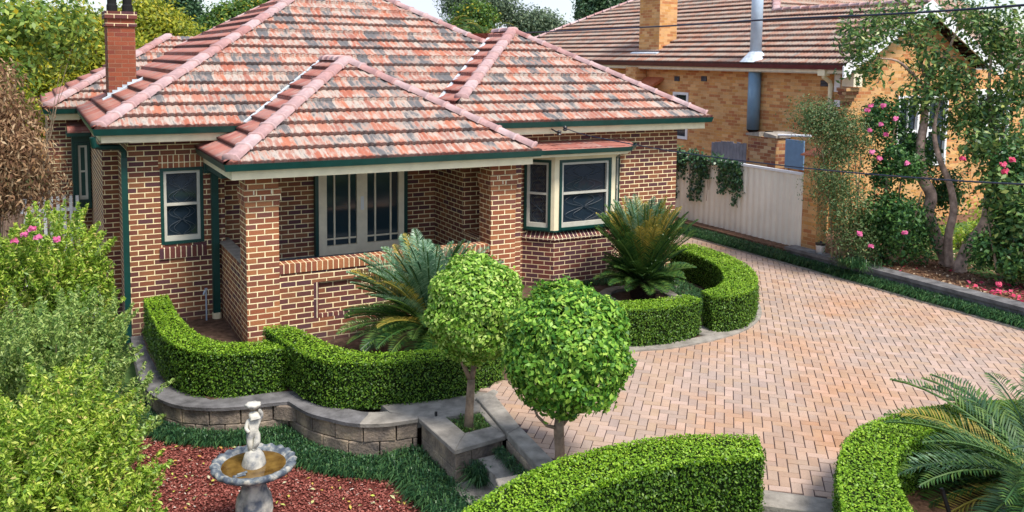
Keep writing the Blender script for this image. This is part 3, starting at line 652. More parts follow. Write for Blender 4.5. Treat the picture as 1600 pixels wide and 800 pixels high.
def strip(mb, p0, p1, w_, lift=.05):
    p0 = Vector(p0); p1 = Vector(p1); s = (p1 - p0).cross(Vector((0, 0, 1))).normalized() * w_ / 2; u = Vector((0, 0, lift)); mb.add([p0 - s + u, p0 + s + u, p1 + s + u, p1 - s + u, p0 - s, p0 + s, p1 + s, p1 - s], [(0, 1, 2, 3), (4, 7, 6, 5), (0, 4, 5, 1), (1, 5, 6, 2), (2, 6, 7, 3), (3, 7, 4, 0)])
for q in (((5.40, -.03, Z0 + .47 * PT), (7.62, 2.19, Z0 + 2.69 * PT), .07, .085), ((1.75, -.48, Z0 + .02), (3.55, 1.32, Z0 + 1.82 * PT), .05, .07)):
    vl = MB(); strip(vl, *q); vl.build('valley_flashing', M['lead'], roof)
# gutters and fascias
GP = [(0, -.115), (.10, -.10), (.125, .0), (.105, .0), (.088, -.085), (.0, -.095)]
gm = MB(); inn = .10
gm.sweep([(-.5 + inn, 5.1), (-.5 + inn, -.5 + inn), (2.0, -.5 + inn)], [(o_, z_ + 3.425) for o_, z_ in GP])
gm.sweep([(4.9, WY + inn), (WX1 - inn, WY + inn), (WX1 - inn, 6)], [(o_, z_ + 3.425) for o_, z_ in GP])
gm.sweep([(PX0 + inn, -.05), (PX0 + inn, PY + inn), (PX1 - inn, PY + inn), (PX1 - inn, -1.0)], [(o_, z_ + 3.035) for o_, z_ in GP])
gm.sweep([(RX0 + inn, 9), (RX0 + inn, RY0 + inn), (-.45, RY0 + inn)], [(o_, z_ + 3.425) for o_, z_ in GP])
gm.build('gutter', M['green_paint'], H)
fm = MB()
FP = [(-.03, -.24), (0, -.24), (0, -.02), (-.03, -.02)]
for path, z in (([(-.5 + inn, 5.1), (-.5 + inn, -.5 + inn), (2.0, -.5 + inn)], 3.425), ([(4.9, WY + inn), (WX1 - inn, WY + inn), (WX1 - inn, 6)], 3.425), ([(PX0 + inn, -.05), (PX0 + inn, PY + inn), (PX1 - inn, PY + inn), (PX1 - inn, -1.0)], 3.035), ([(RX0 + inn, 9), (RX0 + inn, RY0 + inn), (-.45, RY0 + inn)], 3.425)):
    fm.sweep(path, [(o_ - .002, z_ + z) for o_, z_ in FP])
fm.build('fascia', M['cream_paint'], H)
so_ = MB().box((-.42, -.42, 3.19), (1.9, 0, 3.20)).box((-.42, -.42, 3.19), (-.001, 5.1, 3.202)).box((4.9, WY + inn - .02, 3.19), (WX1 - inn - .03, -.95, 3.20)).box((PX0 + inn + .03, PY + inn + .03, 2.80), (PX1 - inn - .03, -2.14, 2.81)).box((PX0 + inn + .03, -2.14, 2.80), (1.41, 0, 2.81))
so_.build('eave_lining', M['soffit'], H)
MB().box((1.16, -.14, 2.62), (1.30, -.002, 3.0)).box((1.18, -1.5, 2.70), (1.28, -.15, 2.79)).build('eave_bracket', M['green_paint'], H)
# downpipes
dp = MB().tube([(-.52, -.46, 3.30), (-.50, -.44, 3.16), (-.42, -.3, 3.13), (-.12, -.10, 3.10), (-.055, -.06, 3.02), (-.055, -.055, 2.9)], .045, 10)
dp.box((-.10, -.10, -.1), (-.012, -.012, 2.92)); dp.build('downpipe', M['green_paint'], H)
dp = MB().box((1.27, -.10, .16), (1.385, -.01, 2.75)).build('downpipe', M['green_paint'], H)
MB().tube([(1.33, -.055, .10), (1.33, -.055, .22)], .075, 14).build('downpipe_collar', M['cream_paint'], dp)
# chimney
ch = MB().box((.0, 3.5, 3.3), (.50, 4.25, 5.26)).build('chimney', M['chimney_brick'], roof)
MB().box((-.03, 3.47, 5.11), (.53, 4.28, 5.17)).box((-.04, 3.46, 5.262), (.54, 4.29, 5.40)).build('chimney_cap', M['brick_dark'], ch)
pt = MB()
for x in (.12, .40): pt.lathe((x, 3.85, 5.40), [(.10, 0), (.10, .12), (.085, .16), (.09, .40), (.11, .45)], 14)
pt.tube([(.12 + .14 + .14 * math.cos(a), 3.85, 5.6 + .14 * math.sin(a)) for a in np.linspace(0, math.pi, 9)], .05, 8)
pt.build('chimney_pot', M['void'], ch)
fl = MB()
for i in range(6): fl.box((-.03 + i * .09, 3.485, 3.42 + i * .052 + (.25)), (.065 + i * .09, 3.499, 3.60 + i * .052 + (.22)))
fl.prism([(-.12, 3.42), (.62, 3.42), (.62, 3.5), (-.12, 3.5)], [Z0 + .38 * PT - .02, Z0 + 1.12 * PT - .02, Z0 + 1.12 * PT - .02, Z0 + .38 * PT - .02], [Z0 + .38 * PT + .07, Z0 + 1.12 * PT + .07, Z0 + 1.12 * PT + .09, Z0 + .38 * PT + .09])
fl.build('chimney_flashing', M['lead'], ch)
# service bracket
ib = MB().tube([(7.15, -1.33, 3.28), (7.20, -1.50, 3.22)], .015, 6); ib.lathe((7.20, -1.52, 3.17), [(.02, 0), (.05, .02), (.03, .05), (.05, .07), (.02, .1)], 12); ib.lathe((7.34, -1.50, 3.25), [(.02, 0), (.045, .02), (.028, .05), (.045, .07), (.02, .1)], 12)
ib.build('insulator_bracket', M['black'], H)

# ================================================================== RETAINING WALL, PLANTER, STEPS
capl = smooth_line([(.0, -.10, .0), (-.05, -1.6, .02), (-.06, -2.55, .05), (.03, -3.15, .08), (.24, -3.62, .10), (.55, -3.92, .12), (.9, -4.08, .13), (1.25, -4.16, .14), (1.48, -4.24, .15)], 5)
capl2 = smooth_line([(1.50, -4.30, .16), (1.60, -4.78, .18), (1.78, -5.14, .2), (1.98, -5.42, .21), (2.28, -5.62, .23), (2.66, -5.72, .25)], 5)
rw = empty('retaining_wall', (0, -.1, -.3), 'low curved block retaining wall with dark weathered coping below the scalloped hedge', 'retaining wall')
full = capl + capl2
CPR = [(-.30, -.055), (.03, -.055), (.035, -.01), (.02, .0), (-.30, .0)]
MB().sweep(full[:-9], CPR).build('coping', M['dark_stone'], rw); MB().sweep(full[-10:], [(a, b_ - .001) for a, b_ in CPR]).build('coping', M['light_coping'], rw)
wb = MB(); pl = [Vector(p) for p in full]; acc = 0; segs = []
for row in range(3):
    d0 = 0; acc = .2 * (row % 2); start = None
    # cut each course into blocks along the path
    cum = [0]
    for a, b_ in zip(pl, pl[1:]): cum.append(cum[-1] + (b_ - a).to_2d().length)
    def at(s):
        s = min(max(s, 0), cum[-1] - 1e-4)
        for i in range(len(cum) - 1):
            if cum[i] <= s <= cum[i + 1]:
                t = (s - cum[i]) / (cum[i + 1] - cum[i] + 1e-9); p = pl[i].lerp(pl[i + 1], t); d = (pl[i + 1] - pl[i]); d.z = 0; return p, d.normalized()
    s = -.2 * (row % 2)
    while s < cum[-1]:
        a, da = at(s + .006); b_, db = at(s + .392)
        if (b_ - a).length > .05:
            na = Vector((da.y, -da.x, 0)); nb = Vector((db.y, -db.x, 0)); jo = random.uniform(-.006, .008)
            pa, pb_ = a + na * (-.0 + jo), b_ + nb * (-.0 + jo); qa, qb = a - na * .22, b_ - nb * .22
            wb.prism([(pa.x, pa.y), (pb_.x, pb_.y), (qb.x, qb.y), (qa.x, qa.y)], [a.z - .06 - .2 * (row + 1) + .006, b_.z - .06 - .2 * (row + 1) + .006, b_.z - .06 - .2 * (row + 1) + .006, a.z - .06 - .2 * (row + 1) + .006], [a.z - .06 - .2 * row, b_.z - .06 - .2 * row, b_.z - .06 - .2 * row, a.z - .06 - .2 * row])
        s += .4
bevel(wb.build('blockwork', M['block'], rw), .012, 2)
pln = empty('planter', (3.1, -6.2, -.3), 'square stone planter holding the smaller topiary trunk at the corner of the wall', 'planter')
MB().prism([(2.42, -5.42), (2.4, -5.12), (3.0, -5.3), (3.5, -5.36), (3.95, -5.22), (4.05, -5.3), (3.55, -5.53), (3.5, -5.755), (2.66, -5.695)], .1, .246).build('paved_ledge', M['light_coping'], pln)
po = [(2.66, -5.70), (2.68, -6.74), (3.37, -6.66), (3.50, -5.76)]; pi_ = [(2.97, -5.86), (2.98, -6.38), (3.34, -6.36), (3.40, -5.90)]
cp = MB()
for i in range(4):
    j = (i + 1) % 4
    if i == 3: continue
    cp.prism([po[i], po[j], pi_[j], pi_[i]], .19, .25)
cp.prism([po[3], po[0], pi_[0], pi_[3]], .19, .25)
bevel(cp.build('coping', M['light_coping'], pln), .008)
bw_ = MB()
def blocks(mb, a, b_, z0, z1, t=.2, bl=.4, hgt=.2):
    a = Vector((*a, 0)); b_ = Vector((*b_, 0)); L = (b_ - a).length; d = (b_ - a).normalized(); n = Vector((d.y, -d.x, 0)); z = z1; r = 0
    while z > z0 + .02:
        s = -bl / 2 * (r % 2)
        while s < L - .01:
            p = a + d * max(s, 0) + d * .004; q = a + d * min(s + bl, L) - d * .004; mb.prism([(p.x, p.y), (q.x, q.y), (q.x - n.x * t, q.y - n.y * t), (p.x - n.x * t, p.y - n.y * t)], max(z - hgt, z0) + .005, z); s += bl
        z -= hgt; r += 1
blocks(bw_, (2.70, -5.74), (2.715, -6.70), -.4, .186); blocks(bw_, (2.92, -6.69), (3.35, -6.63), -.4, .184)
bevel(bw_.build('blockwork', M['block'], pln), .01, 2)
MB().prism([(2.93, -5.82), (2.93, -6.42), (3.40, -6.40), (3.44, -5.86)], .0, .19).build('soil', M['soil'], pln)
# edging strip between drive and steps
es = MB(); es.prism([(3.52, -5.56), (3.86, -5.40), (3.88, -5.50), (3.79, -5.59), (3.51, -5.76)], .2, .279)
es.prism([(3.50, -5.77), (3.78, -5.60), (3.60, -6.57), (3.372, -6.68)], .2, .281); es.prism([(3.372, -6.69), (3.60, -6.58), (3.48, -7.62), (3.26, -7.62)], .2, .283)
es.prism([(3.255, -7.63), (3.48, -7.63), (3.5, -8.0), (3.2, -8.2), (2.6, -8.1), (2.70, -7.75), (2.75, -7.58)], .2, .277)
e_ = es.build('stone_edging', M['light_coping']); tag(e_, 'grey stone edging strip between the planter, the garden steps and the paved drive', 'edging')
bevel(e_, .008)
ew = MB(); blocks(ew, (3.36, -6.67), (3.26, -7.62), -.4, .198); blocks(ew, (3.2, -7.60), (2.72, -7.62), -.4, .197)
tag(bevel(ew.build('step_side_wall', M['block']), .01), 'short block wall dropping from the stone edging to the garden steps', 'retaining wall')
st = empty('garden_steps', (3.0, -7.1, -.3), 'two weathered stone steps down to the bark bed beside the planter', 'steps')
MB().prism([(2.98, -6.72), (3.33, -6.72), (3.25, -7.60), (2.94, -7.60)], -.4, .08).build('upper_step', M['light_coping'], st)
MB().prism([(2.62, -6.80), (2.975, -6.74), (2.935, -7.9), (2.60, -7.9)], -.4, -.12).build('lower_step', M['light_coping'], st)
# curved kerb round the circular bed
kc = smooth_line([(5.7, -4.98), (6.4, -4.93), (6.9, -5.06), (7.5, -5.09), (8.1, -5.03), (8.7, -4.86), (9.4, -4.42), (10.0, -3.68), (10.38, -2.8), (10.58, -1.8), (10.6, -.9), (10.62, 3)], 6)
kb = MB().sweep([(p[0], p[1], 0) for p in kc], [(-.12, .1), (.10, .1), (.10, .292), (-.12, .294)]).build('curved_kerb', M['light_coping']); tag(kb, 'pale curved concrete kerb round the circular garden bed beside the drive', 'kerb')
cpg = MB().prism([(4.86, -8.86), (5.54, -9.52), (5.34, -9.76), (4.66, -9.12)], .17, .287); tag(bevel(cpg.build('drive_coping', M['light_coping']), .01), 'stone coping at the front edge of the paved drive between two box hedges', 'coping')
blk = MB(); blocks(blk, (4.70, -9.11), (5.34, -9.73), -.45, .168); tag(blk.build('drive_wall', M['block']), 'dark block wall under the stone coping at the bottom edge of the drive', 'retaining wall')
# kerb + neighbour retaining edge
k2 = MB().box((12.70, -12, .2), (12.80, 12, .288)).build('drive_kerb', M['concrete']); tag(k2, 'thin straight concrete kerb along the far side of the drive', 'kerb')
MB().box((12.80, -12, -.2), (13.05, 14, .27)).build('border_soil', M['soil'])
tag(bpy.data.objects['border_soil'], kind='structure')
nb = empty('boundary_wall', (13.1, -7, .2), 'long low grey stone wall edging the raised garden of the neighbour', 'retaining wall')
MB().box((13.03, -12, .2), (13.30, -1.6, .50)).build('blockwork', M['dark_stone'], nb); MB().box((12.99, -12, .503), (13.32, -1.58, .57)).build('coping', M['dark_stone'], nb)

# ================================================================== HEDGES
def box_hedge(name, outline, z0, z1, label, dens=3400, size=.03, mats='hedge', group=None):
    c = np.mean([p[:2] for p in outline], axis=0); root = empty(name, (float(c[0]), float(c[1]), z0), label, 'hedge', group)
    n = len(outline); a = sum(outline[i][0] * outline[(i + 1) % n][1] - outline[(i + 1) % n][0] * outline[i][1] for i in range(n))
    if a < 0: outline = outline[::-1]
    P = np.array([p[:2] for p in outline]); core = []
    E = np.roll(P, -1, 0) - P; L = np.linalg.norm(E, axis=1); Nn = np.stack([E[:, 1], -E[:, 0]], 1) / L[:, None]
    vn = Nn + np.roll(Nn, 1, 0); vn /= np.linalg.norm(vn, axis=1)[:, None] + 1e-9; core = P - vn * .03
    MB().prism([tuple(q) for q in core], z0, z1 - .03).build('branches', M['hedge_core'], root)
    tot = L.sum(); ns = int(tot * (z1 - z0) * dens); e = rng.choice(len(L), ns, p=L / tot); t = rng.random(ns)
    q = P[e] + E[e] * t[:, None]; z = z0 + .02 + (z1 - z0 - .02) * rng.random(ns); off = rng.normal(-.008, .016, ns)
    off += .014 * np.sin(q[:, 0] * 9 + z * 7) * np.cos(q[:, 1] * 8 - z * 5)
    pts = np.column_stack([q + Nn[e] * off[:, None], z]); nr = np.column_stack([Nn[e], np.full(ns, .25)])
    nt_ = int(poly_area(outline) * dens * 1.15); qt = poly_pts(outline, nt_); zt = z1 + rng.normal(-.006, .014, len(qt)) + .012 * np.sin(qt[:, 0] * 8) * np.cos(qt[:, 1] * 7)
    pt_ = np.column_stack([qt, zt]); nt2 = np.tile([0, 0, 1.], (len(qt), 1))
    fast_mesh('foliage', leaf_quads(pts, nr, size, .6, .55), 4, M[mats], root)
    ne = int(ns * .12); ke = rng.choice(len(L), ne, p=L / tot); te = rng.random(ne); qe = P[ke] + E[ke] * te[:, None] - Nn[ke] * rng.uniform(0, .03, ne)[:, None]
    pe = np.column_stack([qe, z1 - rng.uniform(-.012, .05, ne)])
    fast_mesh('lit_top_leaves', np.vstack([leaf_quads(pt_, nt2, size * .95, .6, .5), leaf_quads(pe, np.tile([0, 0, 1.], (ne, 1)), size, .6, .7)]), 4, M['hedge_top_lit'], root)  # top leaves coloured brighter than the sides to imitate light from above
    return root
A_out = smooth_line([(.14, -.5), (.13, -1.2), (.14, -1.95), (.17, -2.65), (.31, -3.22), (.55, -3.58), (.85, -3.78), (1.15, -3.84), (1.55, -3.84)], 4)
A_in = smooth_line([(.50, -.45), (.50, -.9), (.49, -1.5), (.54, -2.3), (.67, -2.95), (.88, -3.28), (1.12, -3.42), (1.38, -3.45)], 4)
B_out = smooth_line([(1.56, -3.95), (1.62, -4.38), (1.78, -4.76), (2.02, -5.00), (2.4, -5.18), (2.85, -5.32), (3.3, -5.38), (3.8, -5.30), (4.15, -5.14)], 4)
B_in = smooth_line([(1.42, -3.12), (1.74, -3.18), (1.9, -3.7), (2.08, -4.33), (2.35, -4.72), (2.75, -4.93), (3.2, -5.02), (3.6, -4.98), (4.0, -4.85)], 4)
box_hedge('box_hedge', A_out + A_in[::-1], .08, .72, 'clipped box hedge curving out from the left brick corner of the house')
box_hedge('box_hedge', B_out + B_in[::-1], .18, .80, 'scalloped box hedge in front of the porch wall and behind the planter')
C_poly = [(5.85, -4.35), (6.32, -4.40), (6.75, -4.50), (7.35, -4.62), (7.72, -4.58), (7.78, -4.90), (7.45, -5.0), (7.0, -5.03), (6.55, -4.93), (6.35, -4.80), (5.8, -4.75)]
box_hedge('box_hedge', C_poly, .28, .87, 'short square-cut box hedge left of the gap with stepping stones')
D_in = smooth_line([(8.10, -4.53), (8.50, -4.42), (8.98, -4.08), (9.45, -3.45), (9.68, -2.9), (9.80, -2.2), (9.80, -1.6)], 5)
D_out = smooth_line([(8.02, -4.88), (8.35, -4.98), (8.8, -4.88), (9.4, -4.45), (9.9, -3.82), (10.22, -3.1), (10.38, -2.3), (10.38, -1.6)], 5)
box_hedge('box_hedge', D_out + D_in[::-1], .28, .87, 'crescent shaped box hedge curving round the cycad beside the drive')
E_back = smooth_line([(1.5, -9.1), (1.84, -8.93), (2.34, -8.70), (2.82, -8.57), (3.3, -8.53), (3.73, -8.55), (4.19, -8.64), (4.56, -8.8), (4.93, -9.03)], 4)
E_front = smooth_line([(1.7, -9.72), (2.1, -9.52), (2.57, -9.26), (2.95, -9.14), (3.35, -9.10), (3.77, -9.12), (4.17, -9.21), (4.66, -9.40)], 4)
box_hedge('box_hedge', E_back + E_front[::-1], -.3, .86, 'long curved box hedge in the foreground in front of the bushier topiary', 3800, .03)
F_out = smooth_line([(4.45, -10.5), (4.9, -10.05), (5.38, -9.66), (5.80, -9.42), (6.3, -9.30), (6.9, -9.30), (7.6, -9.4), (8.3, -9.7), (8.8, -10.2)], 4)
F_in = smooth_line([(4.95, -10.85), (5.2, -10.5), (5.55, -10.15), (6.0, -9.88), (6.5, -9.76), (7.0, -9.76), (7.5, -9.85), (8.0, -10.1), (8.4, -10.5)], 4)
box_hedge('box_hedge', F_out + F_in[::-1], .1, .86, 'foreground box hedge wrapping the spreading cycad at the lower right', 3800, .03)
MB().prism([(4.9, -10.8), (5.5, -10.1), (6.2, -9.7), (7, -9.6), (8, -10), (8.4, -10.6), (8.4, -12), (5.5, -12)], -.3, .29).build('circle_bed_soil', M['mulch']); tag(bpy.data.objects['circle_bed_soil.001'], kind='structure')
sk = MB().box((6.2, -10.28, .29), (6.24, -10.26, .62)); sk.v = [(x + (z - .29) * -.5, y, z) for x, y, z in sk.v]; tag(sk.build('irrigation_stake', M['black']), 'thin dark irrigation stake leaning in the bed under the lower right cycad', 'garden stake')

# ================================================================== TOPIARY
def topiary(base, cen, rx, rz, label, mat, stems, nleaf, size):
    root = empty('topiary_tree', base, label, 'topiary', 'ball topiary trees'); t = MB(); b0 = Vector(base); c = Vector(cen)
    for k, (pts, rad) in enumerate(stems): t.tube([b0 + Vector(p) for p in pts], rad, 9)
    t.build('trunk', M['bark'], root, True)
    P, D = ellipsoid_pts(cen, (rx, rx, rz), nleaf, .80); lump = 1 + .06 * np.sin(D[:, 0] * 7 + 1) * np.cos(D[:, 1] * 6) + .05 * np.sin(D[:, 2] * 9 + D[:, 0] * 4) + .035 * np.sin(D[:, 0] * 19) * np.sin(D[:, 2] * 17 + D[:, 1] * 13) + (rng.random(len(D)) < .03) * rng.uniform(0, .11, len(D))
    P = np.array(cen) + (P - np.array(cen)) * lump[:, None]
    thin = (D[:, 2] < -.55) & (rng.random(len(D)) < .55); P = P[~thin]; D = D[~thin]
    V = leaf_quads(P, D + np.array([0, 0, .3]), size, .55, .55, curl=.3)
    P2, D2, _ = clumpy(cen, (rx * .72, rx * .72, rz * .7), 60, 40, .09, .2); V = np.vstack([V, leaf_quads(P2, D2, size, .55, .8)])
    fast_mesh('crown', V, 4, M[mat], root)
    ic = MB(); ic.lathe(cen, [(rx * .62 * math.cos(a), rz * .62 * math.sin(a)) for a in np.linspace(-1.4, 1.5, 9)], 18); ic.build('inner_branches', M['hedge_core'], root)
    return root
topiary((3.10, -6.22, .19), (3.19, -6.20, 1.63), .585, .645, 'smaller ball topiary with pale lime leaves on a forked trunk in the square planter', 'topiary_light',
        [([(0, 0, 0), (.01, 0, .25), (.03, 0, .55), (.03, 0, .62)], [.06, .05, .047, .045]), ([(.03, 0, .58), (-.08, .03, .85), (-.2, .05, 1.2)], [.03, .025, .015]), ([(.03, 0, .58), (.09, .02, .85), (.12, .05, 1.3)], [.035, .03, .02]), ([(.05, 0, .7), (.2, -.05, 1.0)], [.02, .012])], 15000, .06)
topiary((3.40, -7.78, .2), (3.47, -7.77, 1.58), .665, .70, 'larger dark green ball topiary standing beside the drive behind the foreground hedge', 'topiary',
        [([(0, 0, 0), (.0, 0, .3), (-.02, 0, .58), (.02, 0, .9), (.03, 0, 1.3)], [.06, .052, .055, .04, .03]), ([(-.01, 0, .56), (.15, -.03, .75), (.38, -.06, 1.0)], [.025, .02, .012]), ([(-.01, 0, .56), (.12, .05, .85), (.22, .1, 1.1)], [.022, .018, .01]), ([(-.01, 0, .56), (-.16, 0, .62), (-.28, 0, .75), (-.36, .02, .95)], [.022, .018, .014, .008])], 17000, .066)

# ================================================================== CYCADS
def cycad(base, trunk_h, fronds, label, tr=.16):
    root = empty('cycad', base, label, 'cycad', 'sago cycads'); b0 = np.array(base, float)
    t = MB(); t.lathe(base, [(tr * 1.1, -.05), (tr * 1.15, .1), (tr, trunk_h * .6), (tr * .9, trunk_h), (tr * .3, trunk_h + .12)], 14, lambda i, a, r, z: (r * (1 + .12 * math.sin(a * 7 + i * 2)), z)); t.build('trunk', M['cycad_trunk'], root)
    groups = {}
    for (az, el, L, mat, bend) in fronds:
        d = np.array([math.cos(az), math.sin(az), 0]); side0 = np.array([-math.sin(az), math.cos(az), 0]); p = b0 + np.array([0, 0, trunk_h]) + d * .06; e = el; n = 46; V = []; rach = []
        tw = random.uniform(-.35, .35)
        for i in range(n):
            f = i / (n - 1); t_ = d * math.cos(e) + np.array([0, 0, 1]) * math.sin(e); p = p + t_ * (L / n); e -= bend / n * (0.4 + 1.2 * f)
            nrm = np.cross(side0, t_); nrm = -nrm if nrm[2] < 0 and abs(e) < 1.4 else nrm; rach.append(p.copy())
            if f < .13: continue
            ll = .21 * (math.sin(math.pi * min(1, (f - .08) / .92) ** .75) ** .6 + .12) * min(1, L / 1.0)
            sd_ = side0 * math.cos(tw * f) + nrm * math.sin(tw * f)
            for s in (-1, 1):
                ld = sd_ * s * .80 + t_ * .55 + nrm * .32; ld /= np.linalg.norm(ld); ld = ld + rng.normal(0, .05, 3); wv = t_ * .0145
                a = p; tip = p + ld * ll + nrm * -.02; V.append([a - wv, p + ld * ll * .5 - wv * .8 + nrm * .008, tip, p + ld * ll * .5 + wv * .8 + nrm * .008])
        groups.setdefault(mat, [[], []]); groups[mat][0] += V; groups[mat][1].append(rach)
    for mat, (V, rr) in groups.items():
        f_ = fast_mesh('fronds', np.array(V), 4, M[mat], root); st_ = MB()
        for r_ in rr: st_.tube([tuple(q) for q in r_[::5]] + [tuple(r_[-1])], [.011] * (len(r_[::5])) + [.004], 4, False)
        st_.build('leaf_stalks', M['frond_gold' if mat == 'frond_gold' else 'frond_dark'], f_)
    return root
random.seed(3)
fr1 = []
for i in range(150):
    az = random.uniform(0, 2 * math.pi); k = i / 150
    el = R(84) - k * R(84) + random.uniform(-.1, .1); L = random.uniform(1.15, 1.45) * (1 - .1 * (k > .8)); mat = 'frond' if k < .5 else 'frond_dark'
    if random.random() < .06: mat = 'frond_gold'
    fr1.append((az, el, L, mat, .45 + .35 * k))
cycad((3.72, -3.66, .15), .5, fr1, 'wide cycad with blue green upright fronds in front of the porch wall', .2)
fr2 = []
for i in range(210):
    az = random.uniform(0, 2 * math.pi); k = i / 210; el = R(86) - k * R(46) + random.uniform(-.07, .07); L = random.uniform(1.35, 1.62) - .25 * k
    if k > .62: el = R(58) - (k - .62) * R(120); L = random.uniform(.6, .95)
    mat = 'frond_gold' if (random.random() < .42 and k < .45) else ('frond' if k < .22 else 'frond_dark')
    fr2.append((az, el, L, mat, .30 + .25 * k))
cycad((8.30, -2.72, .29), .28, fr2, 'tall vase shaped cycad with golden tipped fronds below the bay window', .19)
fr3 = []
for i in range(130):
    az = random.uniform(0, 2 * math.pi); k = i / 130; el = R(46) - k * R(50) + random.uniform(-.08, .08); L = random.uniform(1.3, 1.7)
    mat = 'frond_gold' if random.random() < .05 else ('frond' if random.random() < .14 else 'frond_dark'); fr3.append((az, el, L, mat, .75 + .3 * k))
cycad((7.2, -10.62, .29), .25, fr3, 'low spreading cycad inside the hedge ring at the lower right', .2)
# ring edging and stepping stones
re_ = MB().sweep([(8.22 + .62 * math.cos(a), -2.72 + .62 * math.sin(a), 0) for a in np.linspace(0, 2 * math.pi, 33)[:-1]], [(-.10, .2), (.10, .2), (.10, .335), (-.10, .335)], closed=True)
tag(re_.build('ring_edging', M['light_coping']), 'round stone edging ring about the base of the tall cycad', 'edging')
tag(MB().prism([(6.9, -1.9), (7.65, -1.75), (7.7, -2.0), (6.8, -2.2)], .2, .315).build('paving_slab', M['light_coping']), 'long pale slab under the bay window left of the cycad ring', 'paving slab')
def stone(c, r, lab):
    pts = [(c[0] + r * random.uniform(.8, 1.15) * math.cos(a), c[1] + r * random.uniform(.8, 1.1) * math.sin(a)) for a in np.linspace(0, 2 * math.pi, 9)[:-1]]
    tag(bevel(MB().prism(pts, .2, .312).build('stepping_stone', M['light_coping']), .01), lab, 'stepping stone', 'stepping stones in the circular bed')
stone((9.1, -2.35), .26, 'farthest stepping stone, against the inside of the crescent hedge'); stone((8.95, -3.1), .27, 'middle stepping stone, beside the cycad ring'); stone((7.95, -4.75), .24, 'nearest stepping stone, in the gap between the two hedges')
stone((8.6, -3.9), .22, 'stepping stone partly hidden behind the short square-cut hedge')

# ================================================================== GROUND COVER
def tufts(name, pts, size, mat, label, per=10, cat='ground cover'):
    n = len(pts) * per; c = np.repeat(np.asarray(pts), per, 0); an = rng.uniform(0, 2 * math.pi, n); sp = rng.uniform(.15, 1.0, n); L = size * rng.uniform(.6, 1.3, n)
    d = np.column_stack([np.cos(an), np.sin(an)]); b0 = c + np.column_stack([d * .01, np.zeros(n)]); w_ = np.column_stack([-d[:, 1], d[:, 0], np.zeros(n)]) * .006
    mid = b0 + np.column_stack([d * (L * sp * .35)[:, None], L * (1 - sp * .35) * .75]); tip = b0 + np.column_stack([d * (L * sp * .95)[:, None], L * (.85 - sp * .75)])
    V = np.stack([b0, mid - w_, tip, mid + w_], 1); o = fast_mesh(name, V, 4, M[mat]); tag(o, label, cat, kind='stuff'); return o
def band(path, w0, w1, n, z):
    P = [Vector((p[0], p[1], 0)) for p in path]; cum = [0]
    for a, b_ in zip(P, P[1:]): cum.append(cum[-1] + (b_ - a).length)
    o = []
    for s in rng.uniform(0, cum[-1], n):
        i = max(k for k in range(len(cum)) if cum[k] <= s); i = min(i, len(P) - 2); t = (s - cum[i]) / (cum[i + 1] - cum[i]); p = P[i].lerp(P[i + 1], t); d = (P[i + 1] - P[i]).normalized(); nn = Vector((d.y, -d.x, 0)); q = p + nn * random.uniform(w0, w1); o.append((q.x, q.y, z))
    return o
tufts('mondo_grass', band(capl[6:], .03, .28, 1500, -.30) + band(capl2, .04, .42, 1300, -.30),   .17, 'mondo', 'dark green mondo grass along the foot of the curved retaining wall')
tufts('mondo_grass', band([(2.66, -5.7), (2.66, -6.7), (2.72, -7.3), (2.8, -8.3)], .0, .42, 1300, -.30) + band([(2.95, -6.75), (2.95, -7.0)], -.02, .12, 50, -.12), .26, 'mondo', 'dark mondo grass tumbling beside the planter')
tufts('mondo_grass', band([(3.3, -6.7), (3.22, -7.5)], .0, .10, 90, .08), .11, 'mondo', 'thin line of grass growing along the back of the upper garden step')
tufts('mondo_grass', band([(12.92, 9), (12.92, -11)], -.10, .13, 8500, .27), .21, 'mondo', 'clipped dark ground cover strip between drive kerb and boundary wall', 9)
tufts('mondo_grass', band([(13.15, 9), (13.15, -1.7)], -.2, .25, 3200, .32), .18, 'mondo', 'thicker ground cover mounding against the foot of the cream fence', 9)
tufts('bed_cover', poly_pts3 := [tuple(q) + (.285,) for q in poly_pts([(8.6, -4.3), (9.4, -3.4), (9.75, -1.8), (9.2, -1.1), (7.2, -1.6), (7.2, -1.5), (9.0, -2.0), (8.9, -3.2), (8.4, -4.0)], 900)] + [tuple(q) + (.285,) for q in poly_pts([(6.8, -4.4), (9.2, -4.0), (9.4, -3), (8.9, -3.2), (8.0, -3.6), (7, -3.6)], 500)], .10, 'mondo', 'low green ground cover around the stepping stones of the circular bed')
tufts('weeds', [tuple(q) + (.19,) for q in poly_pts(pi_, 90)], .09, 'mondo_light', 'small weeds and seedlings on the soil of the square planter', 8)
P2 = poly_pts([(13.3, -12), (13.3, -1.4), (16, -1.2), (20, -3), (20, -12)], 16000)
tag(fast_mesh('leaf_litter', leaf_quads(np.column_stack([P2, .487 + rng.random(len(P2)) * .03]), np.tile([0, 0, 1.], (len(P2), 1)), .07, .5, .4), 4, M['litter']), 'brown fallen leaves covering the raised garden bed', 'leaf litter', kind='stuff')
P2 = np.vstack([poly_pts([(13.4, -6.6), (14.4, -6.6), (14.6, -5.2), (13.6, -5.2)], 60), poly_pts([(13.4, -4.6), (14.5, -4.6), (14.5, -3), (13.4, -3)], 14), rng.normal((13.75, -6.1), (.2, .3), (30, 2))])
tag(fast_mesh('fallen_petals', leaf_quads(np.column_stack([P2, np.full(len(P2), .53)]), np.tile([0, 0, 1.], (len(P2), 1)), .085, .8, .35), 4, M['petal_red']), 'crimson fallen camellia petals on the brown leaf litter', 'petals', kind='stuff')

